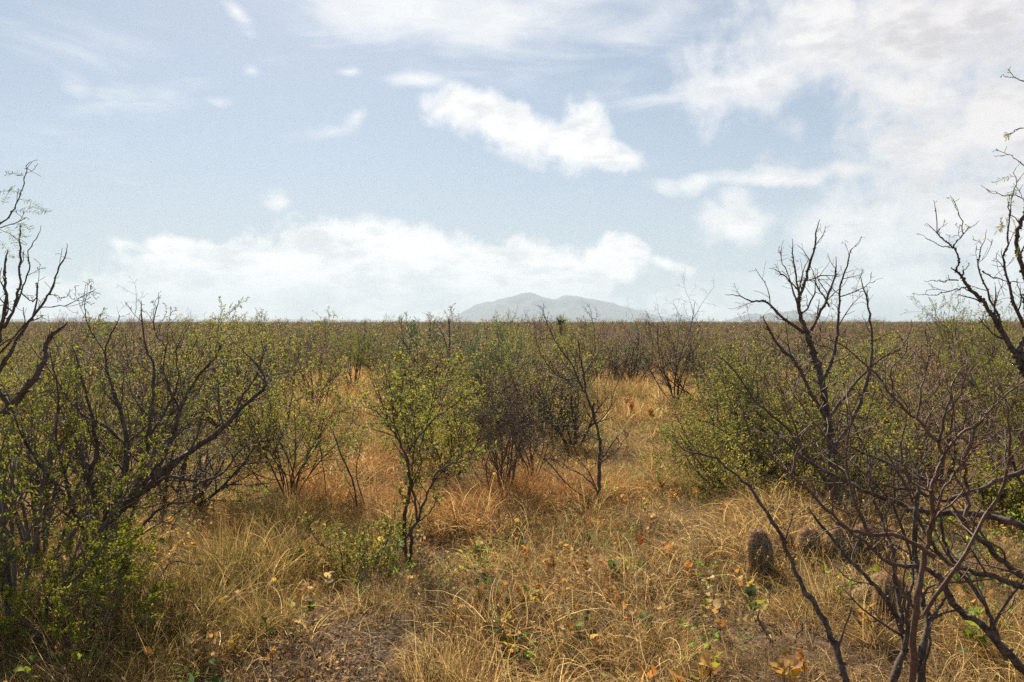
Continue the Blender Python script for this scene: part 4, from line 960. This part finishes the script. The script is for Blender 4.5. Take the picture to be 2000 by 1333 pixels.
def sticks(seed):
    rng.seed(seed); ls = []
    for k in range(7):
        p0 = Vector((rng.uniform(-.08, .08), rng.uniform(-.08, .08), .006)); a = rng.uniform(0, 6.28); L = rng.uniform(.04, .14); dv = Vector((math.cos(a), math.sin(a), rng.uniform(-.02, .18)))
        ls.append(([p0, p0 + dv * L * .5 + rv(.004), p0 + dv * L], [.0016, .0014, .0008]))
    v, f = tubes(ls, 3); return mesh_np('sticks', v, f, M['bark_grey'], False)
def weed(seed, m, n=34, L=.022):
    rs = np.random.RandomState(seed); a = rs.uniform(0, 6.28, n); r = .07 * np.sqrt(rs.uniform(0, 1, n)); pos = np.stack([r * np.cos(a), r * np.sin(a), rs.uniform(.02, .15, n)], -1)
    d = unit(np.stack([np.cos(a), np.sin(a), rs.uniform(.2, 1.4, n)], -1)); v, f = leaf_quads(pos, d, L, L * .6, rs, spread=.5); return mesh_np('weed', v, f, M[m], False)
WD = [weed(1, 'leaf_fresh'), weed(2, 'leaf_olive'), weed(3, 'leaf_sage', 26, .028), weed(4, 'leaf_dead', 30, .024), weed(5, 'forb_orange', 12, .026)]
x, y = cand(4200, 2.6, 13); kp = rs.uniform(0, 1, len(x)) < np.clip(.35 + .4 * low(x, y, 2.2, 1.1), .05, 1); x, y = x[kp], y[kp]; n = len(x)
scatter('low_weeds', np.stack([x, y, hgt(x, y)], -1), np.stack([np.zeros(n), np.zeros(n), rs.uniform(0, 6.28, n)], -1), rs.uniform(.6, 1.5, n), rs.choice(5, n, p=[.2, .26, .14, .18, .22]), WD, 'low green and russet weeds growing among the dry grass')
LT = [clod(1), clod(2), clod(3), chips(4), chips(5), sticks(6), sticks(7)]
x, y = cand(26000, 2.4, 7.5); op = openness(x, y); keep = rs.uniform(0, 1, len(x)) < .35 + .65 * op; x, y = x[keep], y[keep]; n = len(x)
scatter('ground_litter', np.stack([x, y, hgt(x, y) + .002], -1), np.stack([np.zeros(n), np.zeros(n), rs.uniform(0, 6.28, n)], -1), rs.uniform(.4, 1.5, n), rs.choice(7, n, p=[.18, .18, .18, .14, .14, .09, .09]), LT, 'soil clods, dead leaves and bits of stick on the ground')

# ---- one tall pale bunch of grass in front and some long stalks
def bunch(px, py, n, rad, L, label, seed, m='straw', lean=.3):
    bx, by = on_ground(px, py); e = empty('grass_bunch', (bx, by, H(bx, by)), label, 'grass bunch')
    link('blades', tuft(n, rad, L, lean, .09, .0032, seed, m, 7, .25), e, 'stuff')
    rng.seed(seed); ls = []; hd = []
    for k in range(7):
        a = rng.uniform(0, 6.28); ln = rng.uniform(.1, .5); d = Vector((math.sin(ln) * math.cos(a), math.sin(ln) * math.sin(a), math.cos(ln))); q = Vector((rng.uniform(-rad, rad), rng.uniform(-rad, rad), 0)) * .5; pts = [q.copy()]
        for i in range(8): d = (d + Vector((rng.gauss(0, .04), rng.gauss(0, .04), -.06))).normalized(); q = q + d * L * 1.5 / 8; pts.append(q.copy())
        ls.append((pts, [.0011] * 9))
        for i in range(14): t_ = i / 14; c = pts[6].lerp(pts[8], t_); hd.append((c, d))
    v, f = tubes(ls, 3); link('stalk', mesh_np('stalk', v, f, M['straw']), e, 'stuff')
    r2 = np.random.RandomState(seed); v, f = leaf_quads(np.array([tuple(a[0]) for a in hd]), np.array([tuple(a[1]) for a in hd]), .012, .005, r2, spread=.45); link('seed_head', mesh_np('seed_head', v, f, M['straw'], False), e, 'stuff')
bunch(850, 1345, 170, .13, .33, 'pale upright bunch of grass at the bottom edge, below the slender tree', 301)
bunch(930, 1350, 120, .12, .28, 'paler shorter bunch of grass at the bottom edge just right of the upright one', 302)
bunch(1245, 1120, 150, .10, .42, 'arching tan bunch of grass with dark green base under the bare sapling', 303, 'straw_green', .7)
bunch(1620, 1230, 150, .10, .46, 'long arching bunch of grass in front of the cacti', 304, 'straw_green', .75)
bunch(1720, 1290, 130, .10, .42, 'arching bunch of grass under the crossing limbs', 305, 'straw', .7)
bunch(1150, 1010, 120, .09, .36, 'arching bunch of grass at the foot of the bare sapling', 306, 'straw', .6)
bunch(745, 1170, 150, .13, .34, 'grey matted bunch of grass in the shade below the slender tree', 307, 'straw_grey', .7)
bunch(640, 865, 110, .14, .42, 'russet bunch of grass on the mound behind the dead sapling', 308, 'straw_orange', .5)
bunch(450, 1080, 130, .10, .36, 'russet bunch of grass beside the thick trunk', 309, 'straw_orange', .5)
bunch(160, 1330, 130, .10, .34, 'tan bunch of grass in the lower left shade', 310, 'straw', .5)

for (gx0, gy0, sd_) in ((1470, 1168, 321), (1545, 1150, 322), (1610, 1158, 323), (1665, 1152, 324), (1720, 1150, 325)):
    bunch(gx0, gy0, 60, .12, .17, {321: 'short straw bunch at the foot of the leftmost cactus', 322: 'short straw bunch where the diagonal limb crosses the row of cacti', 323: 'short straw bunch before the wide middle cactus',
          324: 'short straw bunch between the wide cactus and the greener one', 325: 'short straw bunch at the right end of the cactus row'}[sd_], sd_, 'straw', .7)
# ---- broad leaved plants with yellow, orange and red leaves
def forb_leaf(seed):
    """a rounded toothed leaf, slightly cupped, stalk at the origin, tip along +Y, unit length"""
    rs = np.random.RandomState(seed); n = 14; V = [(0, .52, .0)]; 
    for k in range(n):
        a = -math.pi / 2 + 2 * math.pi * k / n; r = .5 * (1.0 if k % 2 else .84) * (1 + rs.uniform(-.06, .06))
        x = r * math.cos(a) * .86; y = .5 + r * math.sin(a); V.append((x, y, .42 * x * x + .10 * math.sin(y * 5) + rs.uniform(-.02, .02)))
    f = [(0, 1 + k, 1 + (k + 1) % n) for k in range(n)]
    return np.array(V), np.array(f)
FL = [forb_leaf(k) for k in range(4)]
leafmesh = {}
for c_ in FC:
    leafmesh[c_] = [mesh_np('leaf', v, [f], M['forb_' + c_], True) for v, f in FL]
stemmesh = {}
rng.seed(5)
def forb(px, py, cols, label, n=6, size=.045, h=.12, group=None):
    size *= 1.35; h = h * .85 + .045; n = n + 3
    # px,py is where the coloured top shows
    gy = 1.70 - h; k = (py - 628) / F; d = (gy) / k; b = at(px, py, d)
    e = empty('leafy_plant', (b.x, d, H(b.x, d)), label, 'plant', group)
    v, f = tubes([([Vector((0, 0, -.02)), Vector((.006, 0, h * .5)), Vector((0, .004, h))], [.0022, .0018, .0012])], 4); link('stem', mesh_np('stem', v, f, M['forb_green']), e)
    for i in range(n):
        c_ = cols[i % len(cols)]; o = link('leaf', leafmesh[c_][rng.randrange(4)], e)
        t_ = (.35 + .65 * (i + 1) / n); s = size * rng.uniform(.75, 1.2); o.scale = (s, s, s)
        o.location = (rng.gauss(0, size * .35), rng.gauss(0, size * .35), h * t_ * rng.uniform(.7, 1.05)); o.rotation_euler = (R(rng.uniform(15, 85)), R(rng.uniform(-25, 25)), i * 2.4 + rng.uniform(-.4, .4))
        if len(set(cols)) > 1 and group is None: o['label'] = {'yellow': 'yellow leaf', 'orange': 'orange leaf', 'red': 'red leaf', 'lime': 'lime green leaf', 'pale': 'pale dry leaf', 'green': 'green leaf'}[c_]
forb(455, 1245, ['yellow', 'pale'], 'small plant with a bright yellow leaf, lower left of the bare soil', 3, .042, .09)
forb(457, 1157, ['red', 'orange'], 'single red orange leaf standing in gold grass right of the thick trunk', 2, .046, .10)
forb(378, 1062, ['yellow', 'orange'], 'yellow orange leaves just right of the thick leaning trunk', 4, .04, .12)
forb(332, 1068, ['pale', 'yellow'], 'pale yellow leaves between the trunk and the orange ones', 4, .045, .12)
forb(150, 1268, ['lime', 'green'], 'round lime leaf in the dark lower left corner', 3, .055, .12)
forb(60, 1285, ['lime', 'green'], 'lime and green leaves beside the round lime leaf, further left', 5, .045, .12)
forb(1002, 1226, ['yellow', 'orange', 'green'], 'vivid yellow orange leaf over the dark hollow, bottom centre', 4, .045, .12)
forb(1045, 1158, ['lime', 'yellow', 'green'], 'yellow green leaf cluster above the vivid orange one', 5, .038, .14)
forb(1225, 1195, ['pale', 'yellow'], 'pale yellow leaf beside the arching tan grass', 3, .042, .10)
forb(1310, 1040, ['orange', 'green'], 'orange leaf in straw between the lane and the cacti', 4, .042, .14)
forb(878, 985, ['orange', 'red', 'yellow'], 'orange and red leaves right behind the slender tree', 7, .045, .16)
forb(972, 975, ['orange', 'pale', 'yellow'], 'tall cluster of pale orange leaves at the foot of the grey twiggy bush', 9, .048, .18)
forb(928, 1048, ['orange', 'green', 'pale'], 'pale orange and green leaves between slender tree and grey bush', 6, .045, .14)
forb(1100, 952, ['orange', 'red'], 'deep orange leaves left of the bare sapling', 5, .045, .15)
forb(1145, 1108, ['pale', 'orange'], 'pale orange leaves in front of the bare sapling', 4, .042, .12)
forb(1690, 1232, ['orange', 'yellow'], 'orange leaves at the foot of the crossing limbs', 5, .05, .12)
forb(1530, 1312, ['yellow', 'orange'], 'amber leaves near the forked dead branch', 6, .045, .12)
forb(1385, 1290, ['yellow', 'lime', 'orange'], 'yellow and lime leaves near the bottom edge, left of the amber ones', 5, .05, .13)
forb(1325, 1322, ['orange', 'yellow'], 'orange leaves touching the bottom edge', 4, .045, .10)
forb(1400, 1208, ['orange', 'pale'], 'dull orange leaf in the straw left of the dark diagonal limb', 3, .042, .12)
forb(1162, 1235, ['orange', 'green'], 'small orange and green plant below the arching tan grass', 5, .035, .12)
forb(578, 1085, ['red', 'orange'], 'crimson leaves at the left foot of the fresh green shrublet', 4, .04, .10)
forb(605, 1150, ['pale', 'orange'], 'pale buff leaves on the soil below the fresh green shrublet', 4, .04, .08)
forb(535, 1108, ['lime', 'yellow', 'pale'], 'pale lime leaves left of the crimson ones', 5, .035, .10)
forb(1090, 790, ['orange', 'yellow'], 'orange leaved patch behind the bare sapling stem', 10, .09, .35)
forb(1055, 785, ['yellow', 'orange'], 'yellow leaved patch left of the orange one, behind the sapling', 10, .09, .35)
forb(1232, 792, ['orange', 'red'], 'russet orange plant in the far part of the grassy lane', 8, .08, .25)
forb(1275, 798, ['orange', 'yellow'], 'orange plant at the edge of the broad bush', 8, .08, .25)
forb(1365, 945, ['orange', 'yellow', 'green'], 'orange and green plant under the tip of the diagonal limb', 6, .05, .14)
forb(1290, 935, ['orange', 'green'], 'orange and green plant in the middle of the lane', 6, .05, .14)
forb(1250, 1045, ['green', 'orange', 'red'], 'green plant with orange tips right of the sapling', 6, .045, .14)
forb(1200, 1120, ['green', 'lime'], 'dark green leaved plant in the hollow under the sapling', 8, .04, .14)
forb(935, 1150, ['green', 'orange'], 'green and orange plant among straw, right of the slender trunk', 6, .042, .13)
forb(888, 1185, ['orange', 'yellow'], 'upright orange plant below the slender tree', 6, .035, .16)
forb(800, 1120, ['pale', 'orange'], 'pale orange leaves touching the slender trunk', 5, .035, .10)
forb(705, 1145, ['lime', 'green'], 'bright green leaf left of the slender trunk, near the soil', 4, .04, .10)
forb(610, 1192, ['lime', 'green'], 'lime leaves at the edge of the bare soil', 4, .035, .08)
forb(1470, 1185, ['lime', 'green'], 'lime leaf left of the dead forked branch tip', 3, .05, .12)
forb(1130, 1225, ['green', 'lime'], 'green curled leaves on the pink soil', 5, .04, .10)
forb(1715, 1165, ['yellow', 'lime'], 'yellow leaf caught between two crossing limbs', 3, .04, .14)
forb(1900, 1265, ['green', 'lime'], 'green leaves in the shade by the right edge', 7, .05, .14)
forb(1560, 935, ['orange', 'yellow'], 'yellow leaf at the shaded foot of the broad bush', 3, .05, .14)
# many smaller ones that look alike
rng.seed(12)
for k in range(170):
    if k % 3: px = rng.triangular(860, 1520, 1050); py = rng.uniform(880, 1220)
    else: px = rng.choice([rng.uniform(260, 760), rng.uniform(900, 1750)]); py = rng.uniform(980, 1320)
    gx_, gy_ = on_ground(px, py)
    if openness(np.array([gx_]), np.array([gy_]))[0] > .4: continue
    c1 = rng.choice(['orange', 'orange', 'orange', 'pale', 'green', 'yellow'])
    nm = {'orange': 'orange', 'pale': 'pale buff', 'green': 'green', 'yellow': 'yellow'}[c1]
    wz = [z for p_, z in ((0, 'right of the thick trunk'), (500, 'below the narrow upright bush'), (640, 'by the fresh green shrublet'), (780, 'right of the slender tree'), (900, 'below the grey twiggy bush'), (990, 'under the left summit'),
          (1070, 'left of the bare sapling'), (1150, 'around the bare sapling'), (1230, 'right of the bare sapling'), (1310, 'below the bright bush'), (1400, 'left of the cacti'), (1500, 'among the crossing limbs')) if px >= p_][-1]
    bz = 'farther back' if py < 960 else 'midway' if py < 1050 else 'nearer' if py < 1140 else 'close to the bottom edge' if py > 1230 else 'in front'
    nl = rng.randint(1, 4); sz = 'sparse' if nl < 3 else 'fuller'; hh_ = rng.uniform(.09, .17); tl = 'low' if hh_ < .12 else 'tall'
    forb(px, py, [c1], '%s %s %s leaved plant %s, %s' % (tl, sz, nm, wz, bz), nl, rng.uniform(.024, .038), hh_, '%s %s %s leaved plants %s %s' % (tl, sz, nm, wz, bz))

# ---- hedgehog cacti in a row
cm, t = mat('cactus_skin')
tc3 = t.new('ShaderNodeTexCoord'); nn = t.noise(tc3.outputs['Object'], 40, 4, .6)
c = t.mix(nn, (0.07, 0.09, 0.045, 1), (0.17, 0.18, 0.10, 1)); p = t.new('ShaderNodeBsdfPrincipled'); t.l.new(c, p.inputs['Base Color']); p.inputs['Roughness'].default_value = .6
o = t.new('ShaderNodeOutputMaterial'); t.l.new(p.outputs[0], o.inputs[0]); M['cactus'] = cm
M['spine'] = leafy('cactus_spine', [(0, (0.50, 0.36, 0.26)), (.5, (0.68, 0.52, 0.38)), (1, (0.80, 0.66, 0.50))], .5, .5, 1.2, .2)
M['spine_top'] = leafy('young_spine', [(0, (0.40, 0.19, 0.14)), (1, (0.58, 0.34, 0.25))], .35, .5, 1.1, .2)
def cactus(px, py_top, py_base, wpx, label, tilt=(0, 0), seed=0):
    d = 2643 / (py_base - 628); s = d / F; h = (py_base - py_top) * s; r = wpx * s / 2
    b = at(px, py_base, d); e = empty('hedgehog_cactus', (b.x, d, H(b.x, d)), label, 'cactus', 'hedgehog cacti in the straw behind the dark limbs')
    e.rotation_euler = (R(tilt[0]), R(tilt[1]), 0); e.location.z -= .035; rs = np.random.RandomState(seed)
    nr = 12; na = nr * 4; nz_ = 22; V = []
    def prof(t_):
        return r * .84 * (.84 + .16 * math.sin(t_ * 2.4)) * (1 if t_ < .6 else math.sqrt(max(0, 1 - ((t_ - .6) / .403) ** 2)))
    for j in range(nz_ + 1):
        t_ = j / nz_
        for i in range(na):
            a = 2 * math.pi * i / na; rr = prof(t_) * (1 + .13 * math.cos(a * nr) + .02 * math.sin(j * 2.1 + i)); V.append((rr * math.cos(a), rr * math.sin(a), -.02 + (h + .02) * t_))
    ix = np.arange(len(V)).reshape(nz_ + 1, na); nx = np.roll(ix, -1, 1)
    q = np.stack([ix[:-1], nx[:-1], nx[1:], ix[1:]], -1).reshape(-1, 4)
    cap = np.array([(ix[-1, 0], ix[-1, k], ix[-1, k + 1]) for k in range(1, na - 1)])
    link('body', mesh_np('body', np.array(V), [q, cap], M['cactus']), e)
    rng.seed(seed); low_, top_ = [], []
    for k in range(nr):
        for j in range(17):
            t_ = .04 + .96 * j / 16.5; a = 2 * math.pi * k / nr + rng.uniform(-.03, .03); rr = prof(min(t_, .995)) * 1.12
            c0 = Vector((rr * math.cos(a), rr * math.sin(a), -.02 + (h + .02) * t_)); out_ = Vector((math.cos(a), math.sin(a), max(0, (t_ - .7) * 4))).normalized()
            for m_ in range(20):
                dd = around(out_, R(rng.uniform(35, 86)), rng.uniform(0, 6.28)); L = rng.uniform(.016, .038)
                (top_ if t_ > .86 and rng.random() < .6 else low_).append(([c0, c0 + dd * L], [.0015, .0004]))
    v, f = tubes(low_, 3); link('spines', mesh_np('spines', v, f, M['spine'], False), e, 'stuff')
    v, f = tubes(top_, 3); o = link('crown_spines', mesh_np('spines', v, f, M['spine_top'], False), e, 'stuff'); o['label'] = 'pink young spines'
cactus(1488, 1056, 1158, 48, 'leftmost upright cactus with pale rim of spines, just left of the dark limb', (0, -4), 1)
cactus(1522, 1060, 1120, 40, 'short cactus leaning behind the leftmost one', (8, 12), 2)
cactus(1577, 1053, 1135, 44, 'upright cactus just right of the diagonal dark limb', (0, 3), 3)
cactus(1637, 1052, 1145, 56, 'wide cactus with bushy pink spines, middle of the row', (0, 4), 4)
cactus(1690, 1050, 1140, 58, 'greener wide cactus behind crossing branches, right of the middle one', (0, 0), 5)
cactus(1732, 1058, 1135, 50, 'rightmost cactus of the row, mostly behind branches', (0, -5), 6)
cactus(1690, 1148, 1225, 46, 'lower cactus leaning over the grass in front of the row', (10, 30), 7)
cactus(1735, 1160, 1250, 62, 'stout low cactus in the shade of the crossing limbs', (0, 6), 8)

# ------------------------------------------------------------------ haze over the plain
hm, t = mat('haze_air')
pv = t.new('ShaderNodeVolumePrincipled'); pv.inputs['Color'].default_value = (.74, .89, 1.0, 1); pv.inputs['Density'].default_value = 1.45e-4; pv.inputs['Anisotropy'].default_value = .1
o = t.new('ShaderNodeOutputMaterial'); t.l.new(pv.outputs[0], o.inputs['Volume'])
hm.volume_intersection_method = 'FAST' if hasattr(hm, 'volume_intersection_method') else None
x0, x1, y0, y1, z0, z1 = -9100, 9100, -400, 9400, -1.6, 305
v = np.array([(x0, y0, z0), (x1, y0, z0), (x1, y1, z0), (x0, y1, z0), (x0, y0, z1), (x1, y0, z1), (x1, y1, z1), (x0, y1, z1)], float)
f = np.array([(0, 3, 2, 1), (4, 5, 6, 7), (0, 1, 5, 4), (1, 2, 6, 5), (2, 3, 7, 6), (3, 0, 4, 7)])
link('haze', mesh_np('haze', v, [f], hm, False), None, 'stuff')['label'] = 'thin blue haze over the plain'
# look-alikes that share a label are told apart by their order from left to right
same = {}
for o in sc.objects:
    if o.parent is None and o.get('category') and o.get('label'): same.setdefault(o['label'], []).append(o)
for lb, os_ in same.items():
    if len(os_) in (2, 3) and len(lb.split()) <= (11 if len(os_) == 2 else 13):
        os_.sort(key=lambda o: o.location.x / max(o.location.y, .1))
        for o, w_ in zip(os_, ('left one', 'right one') if len(os_) == 2 else ('left one', 'middle one', 'right one')): o['label'] = lb + ', the ' + w_ + (' of two' if len(os_) == 2 else '')
tris = sum(sum(max(0, len(p_.vertices) - 2) for p_ in m.polygons) if False else len(m.loops) - 2 * len(m.polygons) for m in bpy.data.meshes)
print('TRIS', tris, 'objects', len(sc.objects))
